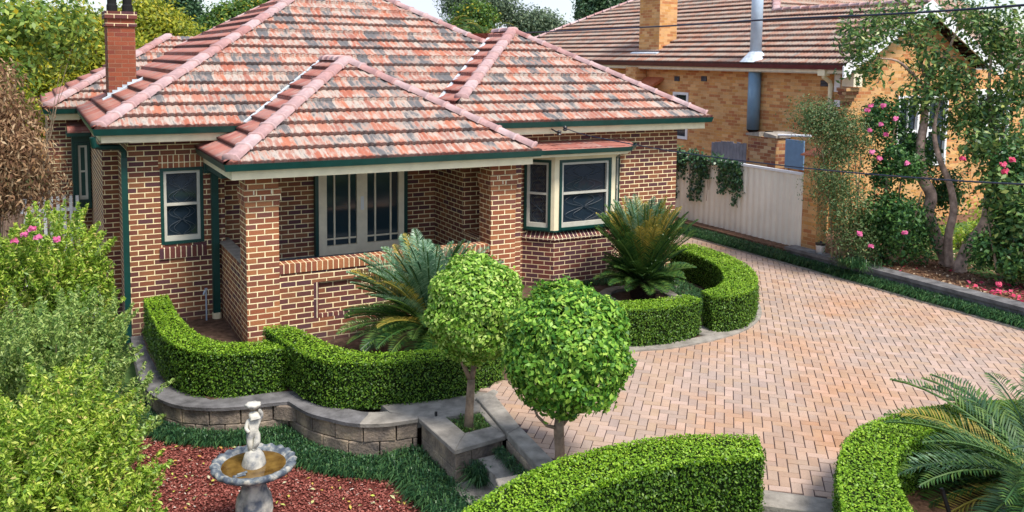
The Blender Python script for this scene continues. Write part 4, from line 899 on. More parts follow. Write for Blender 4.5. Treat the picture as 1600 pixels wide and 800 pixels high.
# ================================================================== BIRD BATH
fc = (.52, -6.64, -.30); fb = empty('bird_bath', fc, 'weathered cast stone bird bath with a cherub statue standing in amber water', 'bird bath')
MB().lathe(fc, [(.36, 0), (.37, .05), (.34, .07), (.20, .09), (.17, .14), (.19, .18), (.13, .24)], 36).build('base', M['statue'], fb, True)
def flute(i, a, r, z): return (r * (1 + .05 * math.sin(8 * a)), z)
MB().lathe(fc, [(.13, .24), (.17, .30), (.185, .38), (.17, .47), (.13, .55), (.115, .62), (.14, .68), (.18, .70)], 48, flute).build('pedestal', M['statue'], fb, True)
def rope(i, a, r, z):
    k = math.exp(-((i - 4.5) / 1.6) ** 2); return (r + .010 * k * math.sin(22 * a + .6 * math.sin(3 * a)), z + .008 * k * math.sin(22 * a + 1))
MB().lathe(fc, [(.14, .70), (.26, .735), (.36, .77), (.405, .80), (.415, .835), (.39, .855), (.35, .845), (.32, .82), (.26, .79), (.10, .77)], 130, rope).build('bowl', M['rim'], fb, True)
MB().lathe(fc, [(.315, .812), (.314, .816)], 48).build('water', M['water'], fb)
stt = MB().lathe((fc[0], fc[1], .49), [(.115, 0), (.118, .03), (.105, .09), (.095, .13), (.07, .17), (.03, .19)], 24, lambda i, a, r, z: (r * (1 + .06 * math.sin(3 * a + i)), z)).build('rock_plinth', M['statue'], fb, True)
# cherub: one continuous skinned figure holding a shell overhead
def skin_fig(name, verts, edges, radii, mat, parent, levels=2):
    off = world_loc(parent); me = bpy.data.meshes.new(name); me.from_pydata([tuple(Vector(v) - off) for v in verts], edges, []); o = bpy.data.objects.new(name, me); COL.objects.link(o); o.parent = parent; me.materials.append(mat)
    o.modifiers.new('skin', 'SKIN'); sv = me.skin_vertices[0].data
    for i, r_ in enumerate(radii): sv[i].radius = (r_, r_); sv[i].use_root = (i == 0)
    s_ = o.modifiers.new('sub', 'SUBSURF'); s_.levels = levels; s_.render_levels = levels; return o
x, y, z = fc[0], fc[1], .655
vr = [(0, 0, .17), (0, -.005, .24), (.005, -.005, .30), (.005, -.005, .335), (.0, -.03, .375), (0, -.035, .41),      # pelvis..head
      (-.035, -.01, .165), (-.04, -.03, .09), (-.03, .0, .01), (-.03, -.03, .0),
      (.035, -.01, .165), (.02, -.06, .10), (-.005, -.02, .03), (.0, -.05, .02),
      (-.05, 0, .305), (-.075, -.02, .25), (-.05, -.06, .22), (.055, 0, .31), (.085, -.01, .37), (.05, -.02, .43)]
ed = [(0, 1), (1, 2), (2, 3), (3, 4), (4, 5), (0, 6), (6, 7), (7, 8), (8, 9), (0, 10), (10, 11), (11, 12), (12, 13), (2, 14), (14, 15), (15, 16), (2, 17), (17, 18), (18, 19)]
ra = [1.3 * q for q in [.045, .038, .04, .022, .045, .035, .034, .026, .018, .012, .034, .026, .018, .012, .022, .017, .013, .022, .018, .013]]
skin_fig('cherub', [(x + a, y + b_, z + c) for a, b_, c in vr], ed, ra, M['statue'], fb)
MB().lathe((x + .0, y - .01, z + .44), [(.02, -.01), (.055, .01), (.075, .04), (.07, .05), (.03, .03)], 24, lambda i, a, r, zz: (r * (1 + .12 * math.sin(7 * a)), zz)).build('shell', M['statue'], fb, True)
MB().tube([(fc[0] - .10, fc[1] - .16, .53), (fc[0] - .20, fc[1] - .19, .535)], [.012, .01], 6).box((fc[0] - .24, fc[1] - .21, .52), (fc[0] - .12, fc[1] - .18, .53)).build('spout', M['rim'], fb)

# ================================================================== FENCE, GATE PIER, NEIGHBOUR'S YARD
fe = empty('steel_fence', (13.5, 3, .3), 'cream corrugated steel fence with ivy hanging over its far end', 'fence')
fv = MB(); ys = np.arange(-1.55, 12, .0475); V = []
prof = [0, .022, .022, 0]
def ftop(y): return 2.13 if y < 1.2 else 2.08
for i, yy in enumerate(ys): V += [(13.48 - prof[i % 4], yy, .2), (13.48 - prof[i % 4], yy, ftop(yy))]
fv.add(V, [(2 * i, 2 * i + 1, 2 * i + 3, 2 * i + 2) for i in range(len(ys) - 1)]); fv.build('panel', M['fence_cream'], fe, fixn=False)
MB().box((13.44, -1.56, 2.10), (13.53, 1.2, 2.155)).box((13.44, 1.203, 2.05), (13.53, 12, 2.10)).build('top_rail', M['white'], fe)
MB().box((13.455, -1.60, .25), (13.52, -1.55, 2.15)).build('post', M['fence_cream'], fe)
gp = empty('gate_pier', (13.4, -1.9, .4), 'blond brick gate pier with a terracotta tile cap at the end of the fence', 'pier')
MB().box((13.42, -2.04, .3), (13.74, -1.64, 2.55)).build('shaft', M['blond_brick'], gp)
MB().prism([(13.36, -2.10), (13.80, -2.10), (13.80, -1.58), (13.36, -1.58)], [2.553] * 4, [2.58, 2.70, 2.70, 2.58]).build('tile_cap', M['terracotta'], gp)
bk = empty('paint_bucket', (13.2, -2.45, .57), 'white bucket with a dark lid standing at the foot of the gate pier', 'bucket')
MB().lathe((13.18, -2.40, .57), [(.085, 0), (.10, .17), (.105, .175)], 20).build('pail', M['white'], bk, True); MB().lathe((13.18, -2.40, .745), [(.108, 0), (.108, .04), (.03, .045), (.02, .08)], 20).build('lid', M['black'], bk)
# ivy on fence
P = []; D = []
for s in rng.uniform(0.3, 7.5, 105):
    ln = random.choice([.35, .5, .8, 1.3]) * (.6 + .5 * random.random()) * (1 if s < 4 else .9); k = int(ln * 130)
    zt = 2.2 - rng.random(k) ** .8 * ln; P.append(np.column_stack([13.40 + rng.normal(0, .04, k), s + rng.normal(0, .06, k), zt])); D.append(np.tile([-1, 0, .2], (k, 1)))
k = 2600; P.append(np.column_stack([13.42 + rng.normal(0, .07, k), rng.uniform(.9, 8, k), 2.12 + rng.normal(0, .10, k)])); D.append(np.tile([-.6, -.2, .8], (k, 1)))
iv = empty('ivy', (13.4, 3, 2.1), 'dark ivy trailing down over the far end of the cream fence', 'ivy'); fast_mesh('leaves', leaf_quads(np.vstack(P), np.vstack(D), .075, .8, .5), 4, M['ivy'], iv)
sm_ = MB()
for s in rng.uniform(1, 6, 16): MB().tube([(13.42, s, 2.12), (13.41, s + .05, 1.7), (13.41, s + random.uniform(-.1, .1), 1.0 + random.random() * .5)], .006, 4).build('stem', M['bark'], iv)
# neighbour's yard pieces
pa = empty('paling_screen', (14.5, 2, .5), 'short grey weathered timber paling screen behind the cream fence', 'fence')
pm = MB()
for i in range(11): pm.box((14.5, 1.28 + i * .118, .5), (14.52, 1.28 + i * .118 + .108, 2.52 - i * .008 + random.uniform(-.03, .03)))
pm.build('palings', M['grey_timber'], pa)
bq = empty('brick_barbecue', (14.8, .8, .5), 'mixed brown brick chimney base with sloping stone shoulders below the grey flue', 'brick structure')
MB().box((14.55, .32, .5), (15.3, 1.27, 2.72)).build('brickwork', M['mixed_brick'], bq)
MB().prism([(14.5, .28), (15.35, .28), (15.35, .68), (14.5, .68)], [2.723] * 4, [2.78, 2.78, 2.84, 2.84]).prism([(14.5, .85), (15.35, .85), (15.35, 1.31), (14.5, 1.31)], [2.723] * 4, [2.84, 2.84, 2.78, 2.78]).build('stone_shoulders', M['concrete'], bq)
MB().lathe((14.75, .76, 2.60), [(.06, .0), (.10, .10), (.10, .25)], 14).build('flue_socket', M['void'], bq)
bl = MB().box((14.48, -.62, 2.05), (14.52, -.05, 2.74)); tag(bl.build('blue_panel', M['blue_sheet']), 'pale blue sheet panel standing between the brick chimney base and the gate pier', 'panel')
wp_ = MB().tube([(14.6, .3, 2.80), (14.6, -.72, 2.86)], .03, 10); tag(wp_.build('white_pipe', M['white']), 'white horizontal pipe above the blue panel', 'pipe')
yl = MB().box((15.0, -.9, .5), (15.1, .3, 2.80)).build('yard_wall', M['blond_brick']); tag(yl, 'low blond brick wall behind the blue panel', 'wall')

# ================================================================== NEIGHBOUR HOUSE
N = empty('neighbour_house', (16, 4, .5), 'blond brick house with faded brown tiled roof, maroon gutter and white gable trim', 'house')
nw = MB(); wall_grid(nw, (16, 18), (0, -1), 18.35, .3, 4.42, ((11.95, 12.66, 2.2, 3.62),), .15)
wall_grid(nw, (16, -.35), (1, 0), 5.2, .3, 4.42, ((2.05, 2.9, 1.9, 3.75), (3.2, 4.05, 1.9, 3.75)), .15)
wall_grid(nw, (21.2, .6), (1, 0), 6, .3, 4.42, (), .15); wall_grid(nw, (21.2, -.35), (0, 1), .95, .3, 4.42, (), .15)
build_keep(nw, 'wall', M['blond_brick'], N)
gb = MB().add([(16.0, -.352, 4.422), (21.2, -.352, 4.422), (18.6, -.352, 5.95), (16.0, -.2, 4.422), (21.2, -.2, 4.422), (18.6, -.2, 5.95)], [(0, 1, 2), (3, 5, 4), (0, 3, 4, 1), (1, 4, 5, 2), (2, 5, 3, 0)]).build('gable', M['blond_brick'], N)
NP = .53; NZ = 4.50; V = []; F = []; UV = []
NX = 15.55
tile_plane(V, F, UV, (NX, 18.5), (0, -1), 18, NZ, 5.9, lambda s: s, lambda s: (18.5 + .78) if s < 3.05 else 18.5 - (1.45 + s), NP, .33, .11)
tile_plane(V, F, UV, (18.6 - 0.0, -.78), (1, 0), 1, NZ + 99, .01, lambda s: 0, lambda s: .01)
V2 = []; F2 = []; UV2 = []
nroof = mesh_obj('roof', [v for v in V if v[2] < 50], [f for f in F if max(V[i][2] for i in f) < 50], M['tile_neighbour'], N, True, [u for u, v in zip(UV, V) if v[2] < 50])
V = []; F = []; UV = []
tile_plane(V, F, UV, (NX, 1.45), (1, 0), 14, NZ, 5.9, lambda s: s, lambda s: 14, NP)                                # main roof front slope
tile_plane(V, F, UV, (21.65, -.78), (0, 1), 6, NZ, 3.05, lambda s: 0, lambda s: 2.35 + s, NP)                      # gable right slope
mesh_obj('roof_front', V, F, M['tile_neighbour'], N, True, UV)
nc = MB(); caps(nc, (18.6, -.75, NZ + 3.05 * NP + .03), (18.6, 4.5, NZ + 3.05 * NP + .03)); caps(nc, (18.6, 4.5, NZ + 3.05 * NP + .03), (21.45, 7.35, NZ + 5.9 * NP + .03)); caps(nc, (NX, 18.5, NZ + .03), (21.45, 12.6, NZ + 5.9 * NP + .03)); caps(nc, (21.45, 7.35, NZ + 5.9 * NP + .03), (21.45, 12.6, NZ + 5.9 * NP + .03))
nc.build('ridge_capping', M['ridge'], nroof, True)
rr_ = MB().add([(21.45, 7.35, NZ + 5.9 * NP), (21.45, 12.6, NZ + 5.9 * NP), (27.35, 18.5, NZ), (27.35, 1.45, NZ)], [(0, 3, 2, 1)]).build('roof_far_slope', M['tile_neighbour'], N)
MB().sweep([(NX + .1, 18.5), (NX + .1, -.75)], [(o_, z_ + NZ + .01) for o_, z_ in GP]).build('gutter', M['maroon'], N)
MB().sweep([(NX + .1, 18.5), (NX + .1, -.75)], [(o_ - .002, z_ + NZ + .06) for o_, z_ in FP]).box((NX + .1, -.6, NZ - .20), (16, 18, NZ - .19)).build('fascia', M['pale_timber'], N)
bgm = MB()
for sgn in (-1, 1):
    a = Vector((18.6, -.80, NZ + 3.05 * NP + .05)); b_ = Vector((18.6 + sgn * 3.1, -.80, NZ - .02)); dn = Vector((0, 0, -.30)); t_ = Vector((0, .04, 0))
    bgm.add([a, b_, b_ + dn, a + dn, a + t_, b_ + t_, b_ + dn + t_, a + dn + t_], [(0, 1, 2, 3), (4, 7, 6, 5), (0, 4, 5, 1), (1, 5, 6, 2), (2, 6, 7, 3), (3, 7, 4, 0)])
bgm.build('barge_board', M['white'], N)
MB().box((15.95, -.72, 4.0), (16.25, -.37, 4.40)).build('eave_return', M['pale_timber'], N)
cb = MB()
for i in range(5): cb.box((15.99 - .05 * i, -.352 - .06 * (i + 1), 3.55 + i * .086), (16.3, -.354, 3.55 + (i + 1) * .086 - .003))
cb.build('corbel', M['mixed_brick'], N)
nch = MB().box((16.25, 7.15, 4.4), (16.95, 8.2, 7.6)).build('chimney', M['blond_brick'], nroof)
MB().prism([(16.0, 6.95), (16.3, 6.95), (16.3, 8.35), (16.0, 8.35)], NZ + .15, [NZ + .30, NZ + .42, NZ + .42, NZ + .30]).build('chimney_flashing', M['lead'], nch)
fl_ = MB().tube([(15.85, 2.46, 2.74), (15.85, 2.46, 4.3)], .17, 20).build('flue', M['flue'], N, True)
MB().tube([(15.85, 2.46, 4.55), (15.85, 2.46, 7.6)], .155, 20).build('flue_upper', M['metal'], fl_, True); MB().lathe((15.85, 2.46, 4.56), [(.42, 0), (.34, .09), (.17, .28)], 20).build('flue_flashing', M['lead'], fl_)
MB().lathe((15.85, 2.46, 2.62), [(.05, 0), (.13, .06), (.17, .12)], 18).build('flue_cone', M['void'], fl_)
for (yy, zz) in ((5.9, 4.02), (4.67, 4.05), (.2, 4.05)):
    v_ = MB().box((15.985, yy - .12, zz - .07), (15.999, yy + .12, zz + .08)).build('air_vent', M['void'], N)
    vb = MB()
    for i in range(4): vb.box((15.978, yy - .11, zz - .055 + i * .035), (15.984, yy + .11, zz - .045 + i * .035))
    vb.build('grille', M['grey_timber'], v_)
def white_window(o0, du, W, z0, z1, parent, nx=1, nz_=1):
    du = Vector((du[0], du[1], 0)).normalized(); nr = Vector((du.y, -du.x, 0)); base = Vector((o0[0], o0[1], 0)); f = MB()
    def bar(mb, u0, u1, a, b_, d0, d1):
        p = [base + du * u0 + nr * d0, base + du * u1 + nr * d0, base + du * u1 + nr * d1, base + du * u0 + nr * d1]; mb.prism([(q.x, q.y) for q in p], a, b_)
    bar(f, 0, .08, z0, z1, -.06, .02); bar(f, W - .08, W, z0, z1, -.06, .02); bar(f, .083, W - .083, z1 - .08, z1, -.06, .02); bar(f, .083, W - .083, z0, z0 + .08, -.06, .03); zm = (z0 + z1) / 2; bar(f, .083, W - .083, zm - .03, zm + .03, -.06, .01)
    for i in range(1, nx): u = .08 + (W - .16) * i / nx; bar(f, u - .012, u + .012, z0 + .083, zm - .033, -.05, 0); bar(f, u - .012, u + .012, zm + .033, z1 - .083, -.05, 0)
    fo = f.build('window', M['white'], parent); g_ = MB(); bar(g_, .08, W - .08, z0 + .08, z1 - .08, -.085, -.075); g_.build('glass', M['glass'], fo)
white_window((15.99, 6.05), (0, -1), .71, 2.2, 3.62, N)
white_window((18.05, -.36), (1, 0), .85, 1.9, 3.75, N, 2); white_window((19.2, -.36), (1, 0), .85, 1.9, 3.75, N, 2)
nbay = MB().prism([(21.5, .6), (21.9, .1), (23.5, .1), (23.9, .6)], .3, 2.0).build('bay_wall', M['blond_brick'], N)
white_window((21.95, .1), (1, 0), .75, 2.0, 3.7, N, 2); white_window((22.75, .1), (1, 0), .75, 2.0, 3.7, N, 2)
MB().prism([(21.4, .6), (21.8, .0), (23.6, .0), (24, .6)], 3.71, 3.85).build('bay_roof', M['white'], N)
MB().tube([(15.66, -.05, 4.36), (15.68, -.05, 4.22), (15.9, -.05, 4.1), (15.93, -.05, 4.0), (15.93, -.05, .5)], .055, 10).box((15.58, -.16, 4.25), (15.76, .06, 4.42)).build('downpipe', M['cream_paint'], N)
MB().box((15.97, -.30, 3.86), (15.995, -.12, 4.28)).box((15.97, -.32, 3.5), (15.99, -.14, 3.66)).build('meter_box', M['white'], N)
# hood over side door
MB().prism([(15.2, 6.55), (15.99, 6.55), (15.99, 7.4), (15.2, 7.4)], [3.55, 3.95, 3.95, 3.55], [3.63, 4.05, 4.05, 3.63]).build('door_hood', M['terracotta'], N)
MB().box((15.55, 7.42, .5), (15.98, 7.95, 4.35)).build('chimney_breast', M['blond_brick'], N)

# ================================================================== TREES AND SHRUBS
def plumes(c, r, n, per, L, w_, shell=.5):
    cc, cd_ = ellipsoid_pts(c, r, n, shell); P = []; D = []
    for q, dd in zip(cc, cd_):
        ax = dd * .55 + np.array([0, 0, .75]) + rng.normal(0, .22, 3); ax /= np.linalg.norm(ax); k = int(per * rng.uniform(.5, 1.5)); ln = L * rng.uniform(.6, 1.5)
        t = rng.random(k) ** .8; g = rng.normal(0, 1, (k, 3)); g /= np.linalg.norm(g, axis=1)[:, None]
        P.append(q + ax * (t * ln - ln * .35)[:, None] + g * (w_ * (1.15 - t))[:, None] * rng.random(k)[:, None] ** .5); D.append(g * .7 + ax * .6 + np.array([0, 0, .25]))
    return np.vstack(P), np.vstack(D), cc
def branchy(root, b0, tips, r0, mat, wob=.15, name='trunk', mid=None):
    t = MB(); b0 = Vector(b0)
    for tp in tips:
        tp = Vector(tp); m_ = b0.lerp(tp, .45) + Vector((random.uniform(-wob, wob), random.uniform(-wob, wob), random.uniform(0, wob)))
        pts = [b0, b0.lerp(m_, .5) + Vector((random.uniform(-wob, wob) * .4, random.uniform(-wob, wob) * .4, 0)), m_, m_.lerp(tp, .5) + Vector((random.uniform(-wob, wob) * .5, random.uniform(-wob, wob) * .5, 0)), tp]
        t.tube(pts, [r0, r0 * .85, r0 * .65, r0 * .4, r0 * .12], 7)
    return t
def shrub(name, base, cens, label, cat, mat, size, per, cr, ncl, aspect=.5, group=None, bark='bark', shell=.45, droop=None, tilt=.8, trunk_r=.03, stems=7, crown='foliage', plume=False):
    """cens: list of (centre, radii)"""
    root = empty(name, base, label, cat, group); P = []; D = []; tips = []
    for c, r in cens:
        k = max(3, int(ncl * (r[0] * r[1] * r[2]) ** (2 / 3) * 10)); p, d, cc = (plumes(c, r, k, per, .34, cr * .62, shell) if plume else clumpy(c, r, k, per, cr, shell)); P.append(p); D.append(d); tips += [cc[random.randrange(len(cc))] for _ in range(max(2, stems // len(cens)))]
    P = np.vstack(P); D = np.vstack(D); ok = P[:, 2] > base[2] + .02; P = P[ok]; D = D[ok]
    fast_mesh(crown, leaf_quads(P, D, size, aspect, tilt, droop=droop), 4, M[mat], root)
    branchy(root, base, [tuple(q) for q in tips], trunk_r, M[bark]).build('trunk', M[bark], root, True)
    return root
# left foreground shrubs

shrub('leafy_shrub', (-1.2, -2.9, -.33), [((-1.15, -2.95, 2.0), (.62, .6, .62)), ((-1.5, -2.8, 1.4), (.75, .7, .9)), ((-.95, -3.0, 1.2), (.55, .6, .9)), ((-1.25, -3.0, .5), (.7, .7, .7))], 'farthest yellow green shrub of the left boundary row, tipped with a few pink flowers', 'shrub', 'lilly', .06, 120, .15, 34, .34, 'shrubs along the left boundary', plume=True, trunk_r=.018)
shrub('leafy_shrub', (-1.2, -4.8, -.33), [((-1.1, -4.8, 1.30), (.68, .65, .60)), ((-1.55, -4.7, 1.15), (.6, .6, .65)), ((-.85, -4.9, .7), (.62, .6, .62)), ((-1.2, -4.8, .2), (.8, .7, .5))], 'middle grey green shrub of the left boundary row', 'shrub', 'grey_leaf', .052, 130, .14, 36, .34, 'shrubs along the left boundary', plume=True, trunk_r=.018)
shrub('leafy_shrub', (-1.2, -6.7, -.33), [((-1.15, -6.1, 1.05), (.55, .5, .5)), ((-1.0, -6.6, .62), (.62, .6, .6)), ((-1.45, -6.9, .9), (.55, .6, .55)), ((-1.1, -7.2, .35), (.68, .6, .6)), ((-1.6, -7.4, .4), (.6, .6, .6))], 'nearest bright green shrub of the left boundary row, spilling over the bark bed', 'shrub', 'lilly', .056, 130, .14, 40, .34, 'shrubs along the left boundary', plume=True, trunk_r=.018)
def blossoms(parent, pts, mat, r=.05):
    for p in pts:
        q = Vector(p); P = []; D = []; r_k = r * random.uniform(.7, 1.15)
        for i in range(16):
            a = random.uniform(0, 2 * math.pi); P.append((q.x + math.cos(a) * r * .5, q.y + math.sin(a) * r * .5, q.z + random.uniform(-.4, .4) * r)); D.append((math.cos(a) * .8 - .4, math.sin(a) * .8 - .5, .5))
        fast_mesh('flower', leaf_quads(P, D, r * 1.1, .8, .4), 4, M[mat], parent)
lr = [o for o in COL.objects if o.name.startswith('leafy_shrub') and o.parent is None]
blossoms(lr[0], [(-1.45, -3.45, 2.42), (-1.35, -3.5, 2.5), (-1.55, -3.4, 2.35), (-1.1, -3.5, 2.35), (-1.3, -3.55, 2.4)], 'petal_pink', .055)
blossoms(lr[2], [(-1.62, -7.6, .95), (-1.55, -7.7, .9), (-1.7, -7.6, .9)], 'petal_pink', .05)
shrub('withered_creeper', (-1.9, -.6, -.33), [((-1.72, -.9, 3.45), (.42, .45, .6)), ((-1.55, -1.2, 2.85), (.50, .45, .6)), ((-1.95, -.8, 3.2), (.5, .5, 1.1)), ((-1.9, -.2, 4.0), (.35, .4, .5))], 'brown withered creeper hanging in a dry mass at the left edge', 'creeper', 'dry_leaf', .09, 95, .17, 15, .3, None, 'bark', .45, (0, 0, -1), .8, .016, 14)
def tree(name, base, cens, label, mat, size, per, cr, ncl, trunk_r=.15, group=None, aspect=.5, bark='bark', cat='tree', shell=.3, droop=None, stems=9):
    return shrub(name, base, cens, label, cat, mat, size, per, cr, ncl, aspect, group, bark, shell, droop, .8, trunk_r, stems, 'crown')
tree('garden_tree', (-1.9, 2.4, -.33), [((-1.7, 2.6, 5.0), (.9, .9, .8)), ((-1.0, 3.1, 5.15), (.75, .7, .5)), ((-.75, 3.3, 4.75), (.5, .5, .4)), ((-1.9, 2.3, 4.2), (.7, .8, .8))], 'leafy green tree with scattered yellow leaves above the withered creeper', 'tree_light', .12, 34, .2, 10, .014)
tree('yellow_tree', (.3, 17, -.3), [((.8, 17.5, 3.8), (2.2, 1.6, 1.7)), ((.2, 17.5, 5.3), (1.2, 1, .7)), ((-1.2, 16.5, 3.6), (1.8, 1.5, 1.8)), ((-3, 17, 3.8), (2, 1.5, 2.2))], 'loose olive green tree filling the gap left of the red chimney', 'tree_yellow', .17, 60, .38, 7, .12, 'trees behind the house')
tree('yellow_tree', (3.4, 22, -.3), [((2.7, 21.5, 5.7), (1.2, 1.3, 1.1)), ((3.1, 21.4, 5.0), (1.3, 1.3, 1.1)), ((4.0, 21.0, 3.7), (1.7, 1.4, 1.4)), ((2.6, 22, 3.2), (1.8, 1.5, 1.5))], 'bright yellow green tree just right of the red chimney', 'tree_yellow', .17, 70, .36, 8, .14, 'trees behind the house')
tree('far_tree', (7.8, 49, -.3), [((7.4, 49, 7.6), (1.6, 1.6, 1.9)), ((8.3, 49, 5.6), (1.7, 1.5, 1.3)), ((6.4, 49, 6.4), (1.5, 1.5, 1.6))], 'dark blue green tree far behind, above the left roof slope', 'tree_dark', .28, 80, .5, 6, .2, 'trees behind the house')
tree('far_tree', (9.9, 42, -.3), [((9.9, 41.9, 6.9), (1.25, 1.2, .75)), ((9.0, 42, 6.3), (.8, .8, .7)), ((11.0, 42, 7.2), (1.2, 1, .6)), ((12.5, 43, 7.9), (1.4, 1, .6))], 'round mid green tree peeping over the left slope of the main roof', 'tree_green', .24, 80, .4, 8, .2, 'trees behind the house')
tree('gum_tree', (28.5, 38, -.3), [((28.6, 37.2, 7.0), (1.9, 1.5, .8)), ((30.0, 37, 6.5), (1.0, 1.2, 1.0)), ((26.6, 38, 8.0), (1.8, 1.4, .7)), ((24.5, 39, 8.2), (1.6, 1.4, .9))], 'sparse grey green gum tree between the two roofs', 'gum_leaf', .22, 50, .42, 6, .2, 'trees behind the house')
tree('orange_tree', (19.5, 26, -.3), [((19.0, 26, 6.7), (1.1, 1, .7)), ((18.4, 26, 5.9), (.9, 1, .6))], 'tree with orange tinged leaves beside the palm', 'tree_green', .2, 50, .33, 9, .15, 'trees behind the house')
tree('dark_tree', (28.5, 28, -.3), [((28.3, 27.5, 8.0), (1.6, 1.5, 1.3)), ((27.4, 27.7, 7.3), (.9, .9, .8))], 'dark green tree behind the neighbour roof edge', 'tree_dark', .2, 80, .33, 9, .2, 'trees behind the house')
for (bx, by, tz, lab) in ((15.4, 21.4, 5.9, 'left palm with arching fronds behind the main roof'), (17.0, 20.8, 5.7, 'right palm with drooping fronds behind the main roof')):
    fr = [(random.uniform(0, 6.28), R(70) - i * R(3.2), random.uniform(1.1, 1.5), 'frond_dark' if i % 3 else 'frond_gold', 1.5) for i in range(34)]
    o = cycad((bx, by, -.3), tz + .1, fr, lab, .16); o.name = 'palm_tree'; o['category'] = 'palm'; o['group'] = 'palms behind the house'
# foliage mass of the street beyond (suburb tree line)
P = []; D = []
for i in range(90):
    xx = -60 + i * 2.2 + random.uniform(-1, 1); yy = 75 + random.uniform(-8, 20); h = random.uniform(2.0, 5.2)
    p, d, _ = clumpy((xx, yy, h * .5), (2.2, 2, h * .55), 16, 22, .7, .3); P.append(p); D.append(d)
tag(fast_mesh('distant_trees', leaf_quads(np.vstack(P), np.vstack(D), .6, .6, .8), 4, M['tree_dark']), 'line of distant suburban tree tops on the horizon', 'trees', kind='stuff')
def far_house(loc, wx, dy, hw, hr, label, mat):
    r_ = empty('distant_house', loc, label, 'house', 'houses behind'); x, y, z = loc
    MB().box((x, y, z), (x + wx, y + dy, z + hw)).build('wall', M['blond_brick'], r_)
    k = min(wx, dy) / 2; MB().add([(x - .4, y - .4, z + hw), (x + wx + .4, y - .4, z + hw), (x + wx + .4, y + dy + .4, z + hw), (x - .4, y + dy + .4, z + hw), (x + k, y + dy / 2, z + hr), (x + wx - k, y + dy / 2, z + hr)], [(0, 1, 5, 4), (1, 2, 5), (2, 3, 4, 5), (3, 0, 4), (0, 3, 2, 1)]).build('roof', mat, r_)
    MB().sweep([(x - .3, y - .3), (x + wx + .3, y - .3)], [(o_, z_ + z + hw + .02) for o_, z_ in GP]).build('gutter', M['maroon'], r_)
far_house((18.2, 25.5, -.3), 7.0, 6, 5.0, 6.35, 'house with a red brown hip roof peeping between the two front roofs', M['tile_clean'])
far_house((5.0, 36, -.3), 4, 5, 4.2, 5.0, 'pale roofed house just visible left of the main roof', M['metal'])
far_house((-2.5, 26, -.3), 4.5, 5, 3.6, 4.9, 'brown roofed house behind the olive tree', M['tile_neighbour'])
# neighbour's front garden
def poly_trunk(root, strands, mat):
    t = MB()
    for pts, rad in strands:
        pp_ = smooth_line(pts, 4); rr_ = np.interp(np.linspace(0, 1, len(pp_)), np.linspace(0, 1, len(rad)), rad); t.tube(pp_, [float(q) for q in rr_], 9)
    return t.build('trunk', M[mat], root, True)
def crown(root, cens, mat, size, per, cr, ncl, aspect=.4, shell=.3):
    P = []; D = []
    for c, r in cens:
        k = max(3, int(ncl * (r[0] * r[1] * r[2]) ** (2 / 3) * 10)); p, d, cc = clumpy(c, r, k, per, cr, shell); P.append(p); D.append(d)
    P = np.vstack(P); D = np.vstack(D); ok = P[:, 2] > .52; return fast_mesh('crown', leaf_quads(P[ok], D[ok], size, aspect, .8), 4, M[mat], root)
mg = empty('magnolia_tree', (14.94, -4.07, 0.48), 'bare limbed broad leaved tree with bent pinkish trunk rising beside the flowering camellia', 'tree')
poly_trunk(mg, [([(14.94, -4.07, 0.48)] + [(14.94, -4.07, 0.61), (14.78, -3.93, 1.06), (14.65, -3.81, 1.51), (14.72, -3.81, 1.9), (14.56, -3.69, 2.29), (14.56, -3.62, 2.88), (14.64, -3.62, 3.4), (14.7, -3.59, 3.92), (14.75, -3.56, 4.57), (14.65, -3.45, 5.09)], [.16, .13, .12, .11, .085, .05, .02]), ([(14.7, -3.58, 4.05), (14.31, -3.45, 4.44), (14.0, -3.38, 4.63), (13.57, -3.26, 4.68)], [.04, .03, .012]), ([(14.7, -3.57, 4.18), (15.04, -3.7, 4.7), (15.23, -3.76, 5.1), (15.35, -3.79, 5.49)], [.045, .03, .012]), ([(14.69, -3.55, 4.31), (14.53, -3.4, 4.96), (14.32, -3.23, 5.41)], [.04, .025, .012]), ([(14.94, -4.07, 0.48)] + [(14.8, -4.23, 0.59), (14.81, -4.18, 1.1), (14.92, -4.19, 1.62), (14.88, -4.11, 2.13), (14.68, -3.94, 2.77), (14.64, -3.86, 3.29), (14.86, -3.8, 3.93)], [.1, .085, .07, .05, .025])], 'bark_pink')
crown(mg, [((13.54, -2.95, 5.14), (0.5, 0.5, 0.42)), ((14.41, -3.16, 5.41), (0.7, 0.6, 0.38)), ((14.89, -3.9, 4.25), (0.6, 0.6, 0.5)), ((13.57, -3.04, 4.45), (0.35, 0.35, 0.3)), ((15.23, -4.08, 5.54), (0.5, 0.5, 0.4)), ((14.47, -3.59, 3.92), (0.42, 0.4, 0.3)), ((15.19, -4.03, 3.41), (0.5, 0.5, 0.3)), ((14.55, -3.55, 4.7), (0.35, 0.35, 0.3))], 'magnolia', .13, 30, .2, 12)
m2 = empty('magnolia_tree', (14.71, -4.54, 0.48), 'second broad leaved tree at the right edge, its low limb reaching out to the right', 'tree')
poly_trunk(m2, [([(14.71, -4.54, 0.48)] + [(14.71, -4.54, 0.6), (14.89, -4.59, 1.04), (15.16, -4.7, 1.43), (15.25, -4.7, 1.93), (15.37, -4.68, 2.69), (15.35, -4.61, 3.32), (15.32, -4.52, 4.08), (15.4, -4.48, 4.84)], [.14, .12, .11, .09, .07, .045, .02]), ([(15.06, -4.67, 1.24), (15.31, -4.89, 1.54), (15.55, -5.23, 1.77), (15.88, -5.52, 1.89)], [.09, .075, .06])], 'bark_pink')
